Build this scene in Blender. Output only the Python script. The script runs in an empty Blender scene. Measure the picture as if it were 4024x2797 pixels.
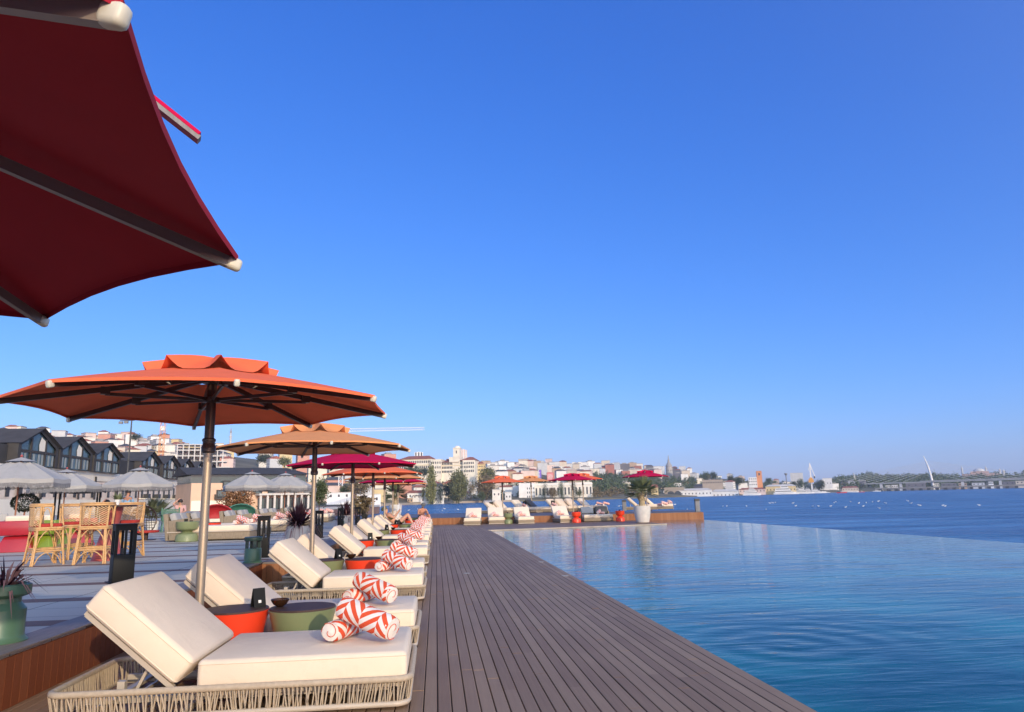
import bpy, math, random
from mathutils import Vector as V, Matrix as Mx
S = bpy.context.scene
COL = S.collection
R = math.radians
PI = math.pi
rnd = random.Random(7)

# ------------------------------------------------------------------ camera
H = 1.30                                    # eye height above the deck (deck is z = 0)
F_PX, CX, CY = 2800.0, 2012.0, 1398.5       # focal length and centre in photo pixels (4024 wide)
RHO = math.atan(0.024); PITCH = R(11.2935); YAW = R(6.25)
_f = V((math.sin(YAW)*math.cos(PITCH), math.cos(YAW)*math.cos(PITCH), math.sin(PITCH)))
_r0 = V((math.cos(YAW), -math.sin(YAW), 0)); _u0 = _r0.cross(_f)
_c, _s = math.cos(RHO), math.sin(RHO)
_ix = _c*_r0 - _s*_u0; _iu = _s*_r0 + _c*_u0
cam = bpy.data.cameras.new('camera'); cam.sensor_width = 36; cam.sensor_fit = 'HORIZONTAL'
cam.lens = F_PX/4024*36; cam.clip_start = 0.05; cam.clip_end = 20000
cam_o = bpy.data.objects.new('camera', cam); COL.objects.link(cam_o)
m = Mx.Identity(4)
for i in range(3): m[i][0] = _ix[i]; m[i][1] = _iu[i]; m[i][2] = -_f[i]
m[2][3] = H
cam_o.matrix_world = m
S.camera = cam_o

# ------------------------------------------------------------------ sky, sun, exposure
EXPO = 0.5; HAZE = .00012; FILL_GLOW = 1.4; SKY_K = 1/(0.12*2**EXPO)
SUN_EL, SHADOW_AZ = R(15.5), R(-22)           # shadows fall 20 degrees left of the deck boards
w = bpy.data.worlds.new('World'); S.world = w; w.use_nodes = True
nt = w.node_tree; bg = nt.nodes['Background']
sky = nt.nodes.new('ShaderNodeTexSky'); sky.sky_type = 'NISHITA'; sky.sun_disc = False
sky.sun_elevation = SUN_EL; sky.sun_rotation = SHADOW_AZ + PI
sky.air_density = 1.0; sky.dust_density = .5; sky.ozone_density = 4.0
# grade of the sky, channel by channel: clear autumn air, deep blue overhead, pale towards the horizon
sep = nt.nodes.new('ShaderNodeSeparateColor'); comb = nt.nodes.new('ShaderNodeCombineColor'); nt.links.new(sky.outputs[0], sep.inputs[0])
for i, (gam, k) in enumerate(((1.35, 1.66), (.966, 1.27), (.66, 1.75))):
    q = [nt.nodes.new('ShaderNodeMath') for _ in range(3)]
    q[0].operation = 'MULTIPLY'; q[0].inputs[1].default_value = .1
    q[1].operation = 'POWER'; q[1].inputs[1].default_value = gam
    q[2].operation = 'MULTIPLY'; q[2].inputs[1].default_value = k*SKY_K
    nt.links.new(sep.outputs[i], q[0].inputs[0]); nt.links.new(q[0].outputs[0], q[1].inputs[0]); nt.links.new(q[1].outputs[0], q[2].inputs[0]); nt.links.new(q[2].outputs[0], comb.inputs[i])
# added fill: broad whitish glow on the sun's side of the sky, lifts ambient light
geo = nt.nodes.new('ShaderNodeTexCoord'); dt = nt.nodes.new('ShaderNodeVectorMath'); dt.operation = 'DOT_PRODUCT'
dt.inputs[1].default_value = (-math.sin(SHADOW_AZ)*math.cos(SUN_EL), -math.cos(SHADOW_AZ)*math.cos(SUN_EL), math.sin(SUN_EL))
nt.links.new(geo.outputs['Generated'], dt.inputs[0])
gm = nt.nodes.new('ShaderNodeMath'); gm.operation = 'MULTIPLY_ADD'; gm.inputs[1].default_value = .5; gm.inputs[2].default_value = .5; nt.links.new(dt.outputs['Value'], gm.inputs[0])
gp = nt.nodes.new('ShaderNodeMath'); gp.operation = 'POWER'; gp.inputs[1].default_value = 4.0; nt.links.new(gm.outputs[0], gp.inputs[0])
gc = nt.nodes.new('ShaderNodeMix'); gc.data_type = 'RGBA'; gc.inputs[6].default_value = (0,0,0,1); gc.inputs[7].default_value = (FILL_GLOW*.93*SKY_K, FILL_GLOW*1.0*SKY_K, FILL_GLOW*.74*SKY_K, 1); nt.links.new(gp.outputs[0], gc.inputs[0])
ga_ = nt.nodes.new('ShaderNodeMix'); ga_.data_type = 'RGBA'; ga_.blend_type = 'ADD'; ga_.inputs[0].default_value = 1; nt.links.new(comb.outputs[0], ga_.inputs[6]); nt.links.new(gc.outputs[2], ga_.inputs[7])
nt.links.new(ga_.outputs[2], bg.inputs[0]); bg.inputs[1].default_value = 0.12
sl = bpy.data.lights.new('sun', 'SUN'); sl.energy = 2.05; sl.angle = R(0.5); sl.color = (1.0, 0.82, 0.57)
so = bpy.data.objects.new('sun', sl); COL.objects.link(so)
_sd = V((math.sin(SHADOW_AZ)*math.cos(SUN_EL), math.cos(SHADOW_AZ)*math.cos(SUN_EL), -math.sin(SUN_EL)))
so.rotation_euler = _sd.to_track_quat('-Z', 'Y').to_euler()
S.view_settings.view_transform = 'Standard'; S.view_settings.look = 'None'
S.view_settings.exposure = EXPO; S.view_settings.gamma = 1
S.render.engine = 'CYCLES'
cy = S.cycles
cy.max_bounces = 6; cy.diffuse_bounces = 3; cy.glossy_bounces = 3; cy.transmission_bounces = 4
cy.caustics_reflective = False; cy.caustics_refractive = False; cy.use_denoising = True

# ------------------------------------------------------------------ geometry helpers
def ray(x, y): return _f*F_PX + _ix*(x-CX) - _iu*(y-CY)
def G(x, y, z=0.0):                          # point of the plane at height z seen at photo pixel x, y
    d = ray(x, y); return V((0, 0, H)) + d*((z-H)/d.z)
def AT(x, y, dist):                          # point at horizontal distance dist seen at photo pixel
    d = ray(x, y); return V((0, 0, H)) + d*(dist/math.hypot(d.x, d.y))
def AZ(x, dist, z):                          # point in the direction of photo column x (at the horizon), height z
    d = ray(x, 1965-.024*(x-1713)); k = dist/math.hypot(d.x, d.y); return V((d.x*k, d.y*k, z))
def facing(p): return math.atan2(p.x, -p.y)  # rotation that turns local -Y towards the eye
def PXS(x, dist):                            # metres per photo pixel, upright, at horizontal distance dist in column x
    d = ray(x, 1965-.024*(x-1713)); return dist/2855*(d.x*_f.x+d.y*_f.y)/math.hypot(d.x, d.y)/math.hypot(_f.x, _f.y)
def HOR(x): return 1965-.024*(x-1713)

class MB:
    def __init__(s): s.v = []; s.f = []; s.mi = []; s.M = Mx(); s.k = 0; s.uv = {}
    def add(s, vs, fs, uv=None):
        b = len(s.v); s.v += [tuple(s.M @ V(p)) for p in vs]
        for i, f in enumerate(fs):
            if uv: s.uv[len(s.f)] = [uv[j] for j in f]
            s.f.append(tuple(b+j for j in f)); s.mi.append(s.k)
        return s
    def box(s, x0, y0, z0, x1, y1, z1):
        return s.add([(x0,y0,z0),(x1,y0,z0),(x1,y1,z0),(x0,y1,z0),(x0,y0,z1),(x1,y0,z1),(x1,y1,z1),(x0,y1,z1)],
                     [(0,3,2,1),(4,5,6,7),(0,1,5,4),(1,2,6,5),(2,3,7,6),(3,0,4,7)])
    def cbox(s, cx, cy, cz, sx, sy, sz): return s.box(cx-sx/2, cy-sy/2, cz-sz/2, cx+sx/2, cy+sy/2, cz+sz/2)
    def bar(s, a, b, w, h=None, up=(0,0,1)):
        a, b = V(a), V(b); h = h or w; d = (b-a).normalized(); u = V(up)
        if abs(d.dot(u)) > .98: u = V((1,0,0))
        x = d.cross(u).normalized()*(w/2); y = x.cross(d).normalized()*(h/2)
        return s.add([a-x-y,a+x-y,a+x+y,a-x+y,b-x-y,b+x-y,b+x+y,b-x+y],
                     [(0,1,2,3),(7,6,5,4),(4,5,1,0),(5,6,2,1),(6,7,3,2),(7,4,0,3)])
    def tube(s, pts, r, n=8, closed=False):
        pts = [V(p) for p in pts]; k = len(pts); rs = r if isinstance(r, (list, tuple)) else [r]*k
        vs = []; fs = []
        for i, p in enumerate(pts):
            t = (pts[(i+1) % k]-pts[i-1]) if closed else (pts[min(i+1, k-1)]-pts[max(i-1, 0)])
            t = t.normalized(); u = V((0,0,1)) if abs(t.z) < .95 else V((1,0,0))
            x = t.cross(u).normalized(); y = x.cross(t)
            vs += [p + (x*math.cos(2*PI*j/n) + y*math.sin(2*PI*j/n))*rs[i] for j in range(n)]
        for i in range(k if closed else k-1):
            a, b = i*n, ((i+1) % k)*n
            fs += [(a+j, a+(j+1) % n, b+(j+1) % n, b+j) for j in range(n)]
        if not closed: fs += [tuple(range(n))[::-1], tuple((k-1)*n+j for j in range(n))]
        return s.add(vs, fs)
    def lathe(s, prof, n=24, c=(0,0,0), sx=1.0, sy=1.0):
        vs = []; fs = []
        for r, z in prof: vs += [(c[0]+r*sx*math.cos(2*PI*j/n), c[1]+r*sy*math.sin(2*PI*j/n), c[2]+z) for j in range(n)]
        for i in range(len(prof)-1):
            a, b = i*n, (i+1)*n; fs += [(a+j, a+(j+1) % n, b+(j+1) % n, b+j) for j in range(n)]
        if prof[0][0] > 1e-4: fs.append(tuple(range(n))[::-1])
        if prof[-1][0] > 1e-4: fs.append(tuple((len(prof)-1)*n+j for j in range(n)))
        return s.add(vs, fs)
    def prism(s, poly, z0, z1):
        n = len(poly)
        return s.add([(x,y,z0) for x,y in poly]+[(x,y,z1) for x,y in poly],
                     [tuple(range(n))[::-1], tuple(range(n, 2*n))]+[(i,(i+1) % n,n+(i+1) % n,n+i) for i in range(n)])
    def quad(s, a, b, c, d): return s.add([a,b,c,d], [(0,1,2,3)])
    def leaf(s, a, b, w, bend=(0,0,0)):      # a pointed blade from a to b
        a, b = V(a), V(b); d = b-a; x = d.cross(V((0.13,0.31,1))).normalized()*(w/2); mid = a+d*.45+V(bend)
        return s.add([a-x*.6, a+x*.6, mid+x, mid-x, b], [(0,1,2,3),(3,2,4)])
    def build(s, name, mats, parent=None, smooth=0, bevel=0, loc=None, seg=3):
        me = bpy.data.meshes.new(name); me.from_pydata(s.v, [], s.f)
        for mm in (mats if isinstance(mats, (list, tuple)) else [mats]): me.materials.append(mm)
        for p, i in zip(me.polygons, s.mi): p.material_index = i
        if s.uv:
            l = me.uv_layers.new(name='UVMap')
            for fi, u in s.uv.items():
                p = me.polygons[fi]
                for li, c in zip(p.loop_indices, u): l.data[li].uv = c
        if smooth:
            me.shade_smooth(); me.set_sharp_from_angle(angle=R(smooth))
        me.update()
        o = bpy.data.objects.new(name, me); COL.objects.link(o)
        if parent: o.parent = parent
        if loc is not None: o.location = loc
        if bevel:
            b = o.modifiers.new('bevel', 'BEVEL'); b.width = bevel; b.segments = seg; b.limit_method = 'ANGLE'; b.angle_limit = R(40)
            me.shade_smooth()
        return o

LABELS = {}
def tag(o, label, cat, group=None):
    o['label'] = label; o['category'] = cat
    if group: o['group'] = group
    return o
def thing(name, label, cat, loc=(0,0,0), rz=0, group=None):
    o = bpy.data.objects.new(name, None); o.empty_display_size = .2; COL.objects.link(o)
    o.location = loc; o.rotation_euler = (0, 0, rz)
    return tag(o, label, cat, group)
def struct(o, kind='structure'): o['kind'] = kind; return o
def dup(o, loc=None, rz=None, label=None, group=None, scale=None, parent=None):
    c = o.copy(); COL.objects.link(c); c.parent = parent
    if loc is not None: c.location = loc
    if rz is not None: c.rotation_euler = (0, 0, rz)
    if scale is not None: c.scale = (scale,)*3 if isinstance(scale, (int, float)) else scale
    if label: c['label'] = label
    if group: c['group'] = group
    for ch in o.children: dup(ch, parent=c)
    return c

# ------------------------------------------------------------------ materials
def newmat(name):
    mt = bpy.data.materials.new(name); mt.use_nodes = True; n = mt.node_tree
    return mt, n, n.nodes['Principled BSDF'], n.nodes, n.links
def M(name, col, rough=.6, var=.12, scale=6, bump=0, bscale=80, metal=0, spec=.5, trans=0, coat=0, stretch=None):
    mt, n, b, N, L = newmat(name)
    b.inputs['Roughness'].default_value = rough; b.inputs['Metallic'].default_value = metal
    b.inputs['Specular IOR Level'].default_value = spec
    if coat: b.inputs['Coat Weight'].default_value = coat; b.inputs['Coat Roughness'].default_value = .1
    tc = N.new('ShaderNodeTexCoord'); src = tc.outputs['Object']
    if stretch:
        mp = N.new('ShaderNodeMapping'); mp.inputs['Scale'].default_value = stretch; L.new(src, mp.inputs[0]); src = mp.outputs[0]
    nz = N.new('ShaderNodeTexNoise'); nz.inputs['Scale'].default_value = scale; nz.inputs['Detail'].default_value = 5
    L.new(src, nz.inputs['Vector'])
    mr = N.new('ShaderNodeMapRange'); mr.inputs[1].default_value = .25; mr.inputs[2].default_value = .75
    mr.inputs[3].default_value = 1-var; mr.inputs[4].default_value = 1+var; L.new(nz.outputs[0], mr.inputs[0])
    mx = N.new('ShaderNodeMix'); mx.data_type = 'RGBA'; mx.blend_type = 'MULTIPLY'; mx.inputs['Factor'].default_value = 1
    mx.inputs[6].default_value = (*col, 1); L.new(mr.outputs[0], mx.inputs[7]); L.new(mx.outputs[2], b.inputs['Base Color'])
    if bump:
        n2 = N.new('ShaderNodeTexNoise'); n2.inputs['Scale'].default_value = bscale; n2.inputs['Detail'].default_value = 3
        L.new(src, n2.inputs['Vector'])
        bp = N.new('ShaderNodeBump'); bp.inputs['Strength'].default_value = bump; bp.inputs['Distance'].default_value = .01
        L.new(n2.outputs[0], bp.inputs['Height']); L.new(bp.outputs[0], b.inputs['Normal'])
    if trans:
        tr = N.new('ShaderNodeBsdfTranslucent'); L.new(mx.outputs[2], tr.inputs[0])
        ms = N.new('ShaderNodeMixShader'); ms.inputs[0].default_value = trans
        L.new(b.outputs[0], ms.inputs[1]); L.new(tr.outputs[0], ms.inputs[2]); L.new(ms.outputs[0], N['Material Output'].inputs[0])
    return mt
def math_node(N, L, op, a, b=None, c=None):
    q = N.new('ShaderNodeMath'); q.operation = op
    for i, x in enumerate((a, b, c)):
        if x is None: continue
        if isinstance(x, (int, float)): q.inputs[i].default_value = x
        else: L.new(x, q.inputs[i])
    return q.outputs[0]
def mixcol(N, L, fac, a, b, mode='MIX'):
    q = N.new('ShaderNodeMix'); q.data_type = 'RGBA'; q.blend_type = mode
    if isinstance(fac, (int, float)): q.inputs[0].default_value = fac
    else: L.new(fac, q.inputs[0])
    for i, x in ((6, a), (7, b)):
        if isinstance(x, tuple): q.inputs[i].default_value = (*x, 1)
        else: L.new(x, q.inputs[i])
    return q.outputs[2]
def coords(N, L, what='Object'):
    t = N.new('ShaderNodeTexCoord'); sp = N.new('ShaderNodeSeparateXYZ'); L.new(t.outputs[what], sp.inputs[0]); return t.outputs[what], sp.outputs

def wood_boards(name, c1, c2, axis, pitch, length, rough=.55, grain=30, streak=.35):
    """boards along one axis: every board (and every length of it) gets its own tone, with grain along it"""
    mt, n, b, N, L = newmat(name); vec, xyz = coords(N, L)
    across, along = xyz[axis], xyz[1-axis] if axis < 2 else xyz[2]
    i = math_node(N, L, 'FLOOR', math_node(N, L, 'DIVIDE', across, pitch))
    wn = N.new('ShaderNodeTexWhiteNoise'); wn.noise_dimensions = '1D'; L.new(i, wn.inputs['W'])
    j = math_node(N, L, 'FLOOR', math_node(N, L, 'ADD', math_node(N, L, 'DIVIDE', along, length), math_node(N, L, 'MULTIPLY', wn.outputs[0], 7.0)))
    w2 = N.new('ShaderNodeTexWhiteNoise'); w2.noise_dimensions = '2D'
    cb = N.new('ShaderNodeCombineXYZ'); L.new(i, cb.inputs[0]); L.new(j, cb.inputs[1]); L.new(cb.outputs[0], w2.inputs['Vector'])
    mp = N.new('ShaderNodeMapping'); sc = [grain]*3; sc[1-axis if axis < 2 else 2] = grain*.04; mp.inputs['Scale'].default_value = sc; L.new(vec, mp.inputs[0])
    nz = N.new('ShaderNodeTexNoise'); nz.inputs['Scale'].default_value = 1.6; nz.inputs['Detail'].default_value = 6; L.new(mp.outputs[0], nz.inputs['Vector'])
    big = N.new('ShaderNodeTexNoise'); big.inputs['Scale'].default_value = .7; big.inputs['Detail'].default_value = 4; L.new(vec, big.inputs['Vector'])
    fac = math_node(N, L, 'ADD', math_node(N, L, 'MULTIPLY', w2.outputs[0], .32), math_node(N, L, 'MULTIPLY', nz.outputs[0], streak))
    fac = math_node(N, L, 'ADD', fac, math_node(N, L, 'MULTIPLY', math_node(N, L, 'SUBTRACT', big.outputs[0], .5), .5))
    col = mixcol(N, L, fac, c1, c2); L.new(col, b.inputs['Base Color'])
    b.inputs['Roughness'].default_value = rough; b.inputs['Specular IOR Level'].default_value = .14
    bp = N.new('ShaderNodeBump'); bp.inputs['Strength'].default_value = .25; bp.inputs['Distance'].default_value = .004
    L.new(nz.outputs[0], bp.inputs['Height']); L.new(bp.outputs[0], b.inputs['Normal'])
    return mt

DECK_W = .091
m_deck = wood_boards('deck_wood', (.205,.120,.070), (.44,.30,.188), 0, DECK_W, 4.5)
m_clad = wood_boards('cladding_wood', (.16,.044,.019), (.31,.112,.052), 1, .1, 9, rough=.5, grain=22)
m_cladx = wood_boards('cladding_wood_cross', (.26,.10,.045), (.50,.25,.13), 0, .1, 9, rough=.5, grain=22)
m_cap = M('weathered_wood_cap', (.20,.165,.145), .6, .25, 9, stretch=(8,.6,8))
def fabric_mat():
    mt = M('cream_fabric', (.82,.675,.515), .92, .05, 3, bump=.3, bscale=420)
    n = mt.node_tree; N, L = n.nodes, n.links; t = N.new('ShaderNodeTexCoord')
    w1 = N.new('ShaderNodeTexNoise'); w1.inputs['Scale'].default_value = 4.5; w1.inputs['Detail'].default_value = 3; w1.inputs['Distortion'].default_value = .8; L.new(t.outputs['Object'], w1.inputs['Vector'])
    b2 = N.new('ShaderNodeBump'); b2.inputs['Strength'].default_value = .16; b2.inputs['Distance'].default_value = .05; L.new(w1.outputs[0], b2.inputs['Height'])
    b1 = [q for q in N if q.type == 'BUMP' and q != b2][0]; L.new(b2.outputs[0], b1.inputs['Normal'])
    return mt
m_fabric = fabric_mat()
m_rope = M('beige_rope', (.46,.37,.27), .8, .12, 40)
m_frame = M('beige_metal', (.50,.42,.33), .45, .06, 8)
m_polelow = M('champagne_metal', (.40,.32,.235), .45, .05, 4, metal=.6)
m_poleup = M('dark_bronze', (.060,.036,.028), .35, .1, 6, metal=.4)
m_cap_w = M('ivory_plastic', (.66,.60,.47), .4, .04, 6)
m_rib = M('rib_taupe', (.27,.215,.18), .4, .08, 6)
m_ribd = M('rib_brown', (.055,.030,.024), .4, .1, 6)
m_black = M('black_metal', (.010,.010,.010), .55, .1, 6, spec=.2)
m_darkgrey = M('charcoal', (.05,.05,.05), .5, .1, 6)
m_white = M('white_paint', (.80,.78,.74), .5, .06, 4)
m_red = M('red_orange_lacquer', (.86,.060,.020), .38, .05, 4)
m_sage = M('sage_lacquer', (.21,.24,.115), .42, .06, 4)
m_green = M('green_lacquer', (.075,.15,.09), .35, .08, 4)
m_dkgreen = M('dark_green_metal', (.022,.045,.040), .4, .1, 4)
m_tabletop = wood_boards('table_wood', (.05,.030,.028), (.12,.075,.060), 0, .12, 4)
m_bronze = M('bronze_bowl', (.10,.045,.022), .25, .1, 6, metal=.7)
UMB = {
 'crimson': M('crimson_canvas', (.60,.010,.070), .85, .05, 5, trans=.10, bump=.35, bscale=7, spec=.1),
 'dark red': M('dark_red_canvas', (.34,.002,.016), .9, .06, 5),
 'salmon': M('salmon_canvas', (.90,.175,.075), .85, .05, 5, trans=.02, bump=.35, bscale=7, spec=.1),
 'peach': M('peach_canvas', (.86,.35,.14), .85, .05, 5, trans=.14, bump=.35, bscale=7, spec=.1),
}
m_greycanvas = M('grey_canvas', (.44,.415,.385), .9, .08, 3, bump=.2, bscale=6, trans=.1)
m_fringe = M('grey_fringe', (.26,.245,.24), .95, .3, 60, stretch=(1,1,.1))

def chevron():
    mt, n, b, N, L = newmat('chevron_towel'); t = N.new('ShaderNodeTexCoord')
    sp = N.new('ShaderNodeSeparateXYZ'); L.new(t.outputs['UV'], sp.inputs[0])
    zig = math_node(N, L, 'PINGPONG', sp.outputs[1], .5)            # v counts panels round and along
    ph = math_node(N, L, 'FRACT', math_node(N, L, 'ADD', sp.outputs[0], math_node(N, L, 'MULTIPLY', zig, 3.0)))
    st = math_node(N, L, 'GREATER_THAN', math_node(N, L, 'FRACT', math_node(N, L, 'ADD', ph, math_node(N, L, 'MULTIPLY', math_node(N, L, 'FLOOR', math_node(N, L, 'MULTIPLY', math_node(N, L, 'FRACT', sp.outputs[1]), 2.0)), .5))), .5)
    nz = N.new('ShaderNodeTexNoise'); nz.inputs['Scale'].default_value = 14; L.new(t.outputs['Object'], nz.inputs['Vector'])
    wh = mixcol(N, L, nz.outputs[0], (.78,.70,.62), (.86,.82,.78))
    c = mixcol(N, L, st, wh, (.72,.085,.028)); L.new(c, b.inputs['Base Color']); b.inputs['Roughness'].default_value = .95
    n2 = N.new('ShaderNodeTexNoise'); n2.inputs['Scale'].default_value = 350; L.new(t.outputs['Object'], n2.inputs['Vector'])
    bp = N.new('ShaderNodeBump'); bp.inputs['Strength'].default_value = .4; bp.inputs['Distance'].default_value = .004
    L.new(n2.outputs[0], bp.inputs['Height']); L.new(bp.outputs[0], b.inputs['Normal'])
    return mt
m_towel = chevron()
m_towelend = M('towel_end_white', (.80,.72,.64), .95, .08, 30)
m_towelred = M('towel_end_red', (.66,.085,.035), .95, .1, 30)

# ------------------------------------------------------------------ ground: deck, pool, plaza, platform, sea
ROT = -R(8.6)                               # the far end of the pool is turned against the deck
FP = V((-.25, 39.7, 0)); FU = V((math.cos(ROT), math.sin(ROT), 0)); FV = V((-math.sin(ROT), math.cos(ROT), 0))
def FAR(u, v, z=0): return FP + FU*u + FV*v + V((0,0,z))
PX0, PX1 = 2.32, 13.85                      # pool edges
STEP = .36

b = MB()
x = -2.9
while x < PX0-.05:
    x1 = min(x+DECK_W-.007, PX0)
    y1 = 39.7 if x < -.25 else 39.7 + math.tan(ROT)*(x+.25)
    cur = -3.0
    while cur < y1:                          # butt joints at different places in neighbouring boards
        nx = min(cur + rnd.uniform(3.2, 6.0), y1)
        b.box(x, cur, -.03, x1, nx-.003, rnd.uniform(-.0015, .0015)); cur = nx
    x += DECK_W
o = struct(b.build('pool_deck', m_deck)); md = o.modifiers.new('bevel','BEVEL'); md.width = .003; md.segments = 1
b = MB(); b.box(-2.9, -3, -.35, PX0, 39.4, -.045); struct(b.build('deck_joists', m_black))
# deck between the pool's far curb and the platform
pc = [G(1917, 2083.5), G(2200+1330/3.28, 1900+520/3.28)]     # curb line
cdir = (pc[1]-pc[0]).normalized()
curb0 = pc[0]; curb1 = pc[1]
poly = [(curb0.x+.02, curb0.y), (curb1.x, curb1.y), tuple(FAR(10.9, -.0)[:2]), tuple(FAR(2.35/math.cos(ROT)+.2, 0)[:2])]
m_deckfar = wood_boards('deck_wood_far', (.165,.10,.066), (.35,.24,.165), 1, DECK_W, 2.6)
b = MB(); b.prism(poly, -.3, .002); struct(b.build('pool_end_deck', m_deckfar))
b = MB(); b.bar(curb0 + V((0,-.06,-.006)), curb1 + V((.15,-.06,-.006)), .06, .045); 
o = b.build('pool_curb', M('pale_stone_curb', (.40,.34,.28), .5, .25, 3)); struct(o)

def water(name, base1, base2, rough, scales, strength, dist, ring=None, spec=.5, patch=(1,1,1)):
    mt, n, bs, N, L = newmat(name); vec, xyz = coords(N, L)
    n0 = N.new('ShaderNodeTexNoise'); n0.inputs['Scale'].default_value = .55; n0.inputs['Detail'].default_value = 4; m0 = N.new('ShaderNodeMapping'); m0.inputs['Scale'].default_value = patch; m0.inputs['Rotation'].default_value = (0,0,R(-8)); L.new(vec, m0.inputs[0]); L.new(m0.outputs[0], n0.inputs['Vector'])
    mr = N.new('ShaderNodeMapRange'); mr.inputs[1].default_value = .42; mr.inputs[2].default_value = .68; L.new(n0.outputs[0], mr.inputs[0])
    L.new(mixcol(N, L, mr.outputs[0], base1, base2), bs.inputs['Base Color'])
    bs.inputs['Roughness'].default_value = rough; bs.inputs['IOR'].default_value = 1.33; bs.inputs['Specular IOR Level'].default_value = spec
    h = None
    for sx, sy, amp in scales:
        mp = N.new('ShaderNodeMapping'); mp.inputs['Scale'].default_value = (sx, sy, 1); mp.inputs['Rotation'].default_value = (0,0,R(-12)); L.new(vec, mp.inputs[0])
        nz = N.new('ShaderNodeTexNoise'); nz.inputs['Scale'].default_value = 1; nz.inputs['Detail'].default_value = 3; nz.inputs['Distortion'].default_value = .6
        L.new(mp.outputs[0], nz.inputs['Vector'])
        t = math_node(N, L, 'MULTIPLY', nz.outputs[0], amp); h = t if h is None else math_node(N, L, 'ADD', h, t)
    if ring:
        for rx, ry, lam, amp, reach in ring:
            dx = math_node(N, L, 'SUBTRACT', xyz[0], rx); dy = math_node(N, L, 'SUBTRACT', xyz[1], ry)
            d = math_node(N, L, 'SQRT', math_node(N, L, 'ADD', math_node(N, L, 'MULTIPLY', dx, dx), math_node(N, L, 'MULTIPLY', dy, dy)))
            wv = math_node(N, L, 'SINE', math_node(N, L, 'MULTIPLY', d, 2*PI/lam))
            fall = math_node(N, L, 'POWER', 2.718, math_node(N, L, 'MULTIPLY', math_node(N, L, 'MULTIPLY', d, d), -1/reach**2))
            h = math_node(N, L, 'ADD', h, math_node(N, L, 'MULTIPLY', math_node(N, L, 'MULTIPLY', wv, fall), amp))
    bp = N.new('ShaderNodeBump'); bp.inputs['Strength'].default_value = strength; bp.inputs['Distance'].default_value = dist
    L.new(h, bp.inputs['Height']); L.new(bp.outputs[0], bs.inputs['Normal'])
    return mt
ringp = G(1750+1370/1.0097, 2000+540/1.0097, -.03)
m_pool = water('pool_water', (.001,.076,.112), (.005,.18,.20), .02, [(1.1,4.2,1.0),(3.5,11,.28),(.35,1.1,1.2)], .36, .03, spec=.14,  # lighter turquoise patches in the base colour paint in caustic flecks
               ring=[(ringp.x, ringp.y,   .38, .26, 1.3)])
WE = FAR(14.4, 0)
b = MB(); b.prism([(PX0,-6),(PX1,-6),(PX1,WE.y-.6),(WE.x-.1,WE.y-.02),(curb1.x,FAR(10.9,0).y),(curb1.x,curb1.y-.2),(PX0,curb0.y-.2)], -1.3, -.03)
struct(b.build('pool_water', m_pool))
b = MB(); b.box(PX1-.001+.01, -6, -1.9, PX1+.12, 36.4, -.045); tag(b.build('pool_wall', M('pool_edge_stone', (.25,.27,.28), .3, .1, 3)), 'low stone overflow wall along the outer edge of the pool', 'wall')

m_sea = water('sea_water', (.020,.085,.22), (.085,.225,.42), .25, spec=.15, patch=(.05,.30,1), scales= [(.10,.32,2.2),(.4,1.4,1.0),(.02,.055,5.0)], strength=1.0, dist=.9)  # paler streaks in the base colour stand in for wave reflections
b = MB(); b.quad((-2600,-400,-1.8),(3600,-400,-1.8),(3600,3600,-1.8),(-2600,3600,-1.8)); struct(b.build('sea', m_sea))

# plaza: pale pavers crossed by brown bands
def plaza_mat():
    mt, n, bs, N, L = newmat('plaza_paving'); vec, xyz = coords(N, L)
    y2 = math_node(N, L, 'ADD', xyz[1], math_node(N, L, 'MULTIPLY', xyz[0], .024))
    fr = math_node(N, L, 'FRACT', math_node(N, L, 'DIVIDE', y2, 1.62))
    band = math_node(N, L, 'LESS_THAN', fr, .19)
    jy = math_node(N, L, 'LESS_THAN', math_node(N, L, 'FRACT', math_node(N, L, 'DIVIDE', y2, .54)), .018)
    jx = math_node(N, L, 'LESS_THAN', math_node(N, L, 'FRACT', math_node(N, L, 'DIVIDE', xyz[0], 1.3)), .009)
    i = math_node(N, L, 'FLOOR', math_node(N, L, 'DIVIDE', y2, .54)); j = math_node(N, L, 'FLOOR', math_node(N, L, 'DIVIDE', xyz[0], 1.3))
    cb = N.new('ShaderNodeCombineXYZ'); L.new(i, cb.inputs[0]); L.new(j, cb.inputs[1])
    wn = N.new('ShaderNodeTexWhiteNoise'); wn.noise_dimensions = '2D'; L.new(cb.outputs[0], wn.inputs['Vector'])
    nz = N.new('ShaderNodeTexNoise'); nz.inputs['Scale'].default_value = 2.5; nz.inputs['Detail'].default_value = 6; L.new(vec, nz.inputs['Vector'])
    g = mixcol(N, L, wn.outputs[0], (.42,.385,.33), (.50,.46,.395)); g = mixcol(N, L, nz.outputs[0], g, (.53,.485,.41))
    c = mixcol(N, L, band, g, (.20,.125,.10)); c = mixcol(N, L, math_node(N, L, 'MAXIMUM', jy, jx), c, (.05,.045,.045))
    L.new(c, bs.inputs['Base Color'])
    mr = N.new('ShaderNodeMapRange'); mr.inputs[3].default_value = .45; mr.inputs[4].default_value = .75; bs.inputs['Specular IOR Level'].default_value = .06; L.new(nz.outputs[0], mr.inputs[0]); L.new(mr.outputs[0], bs.inputs['Roughness'])
    return mt
SX = -2.88
b = MB(); b.prism([(SX,-4),(SX,39.7),(-6,44),(-9,45),(-16,70),(-24,110),(-42,170),(-120,240),(-120,-4)], -2.5, STEP)
struct(b.build('plaza', plaza_mat()))
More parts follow.
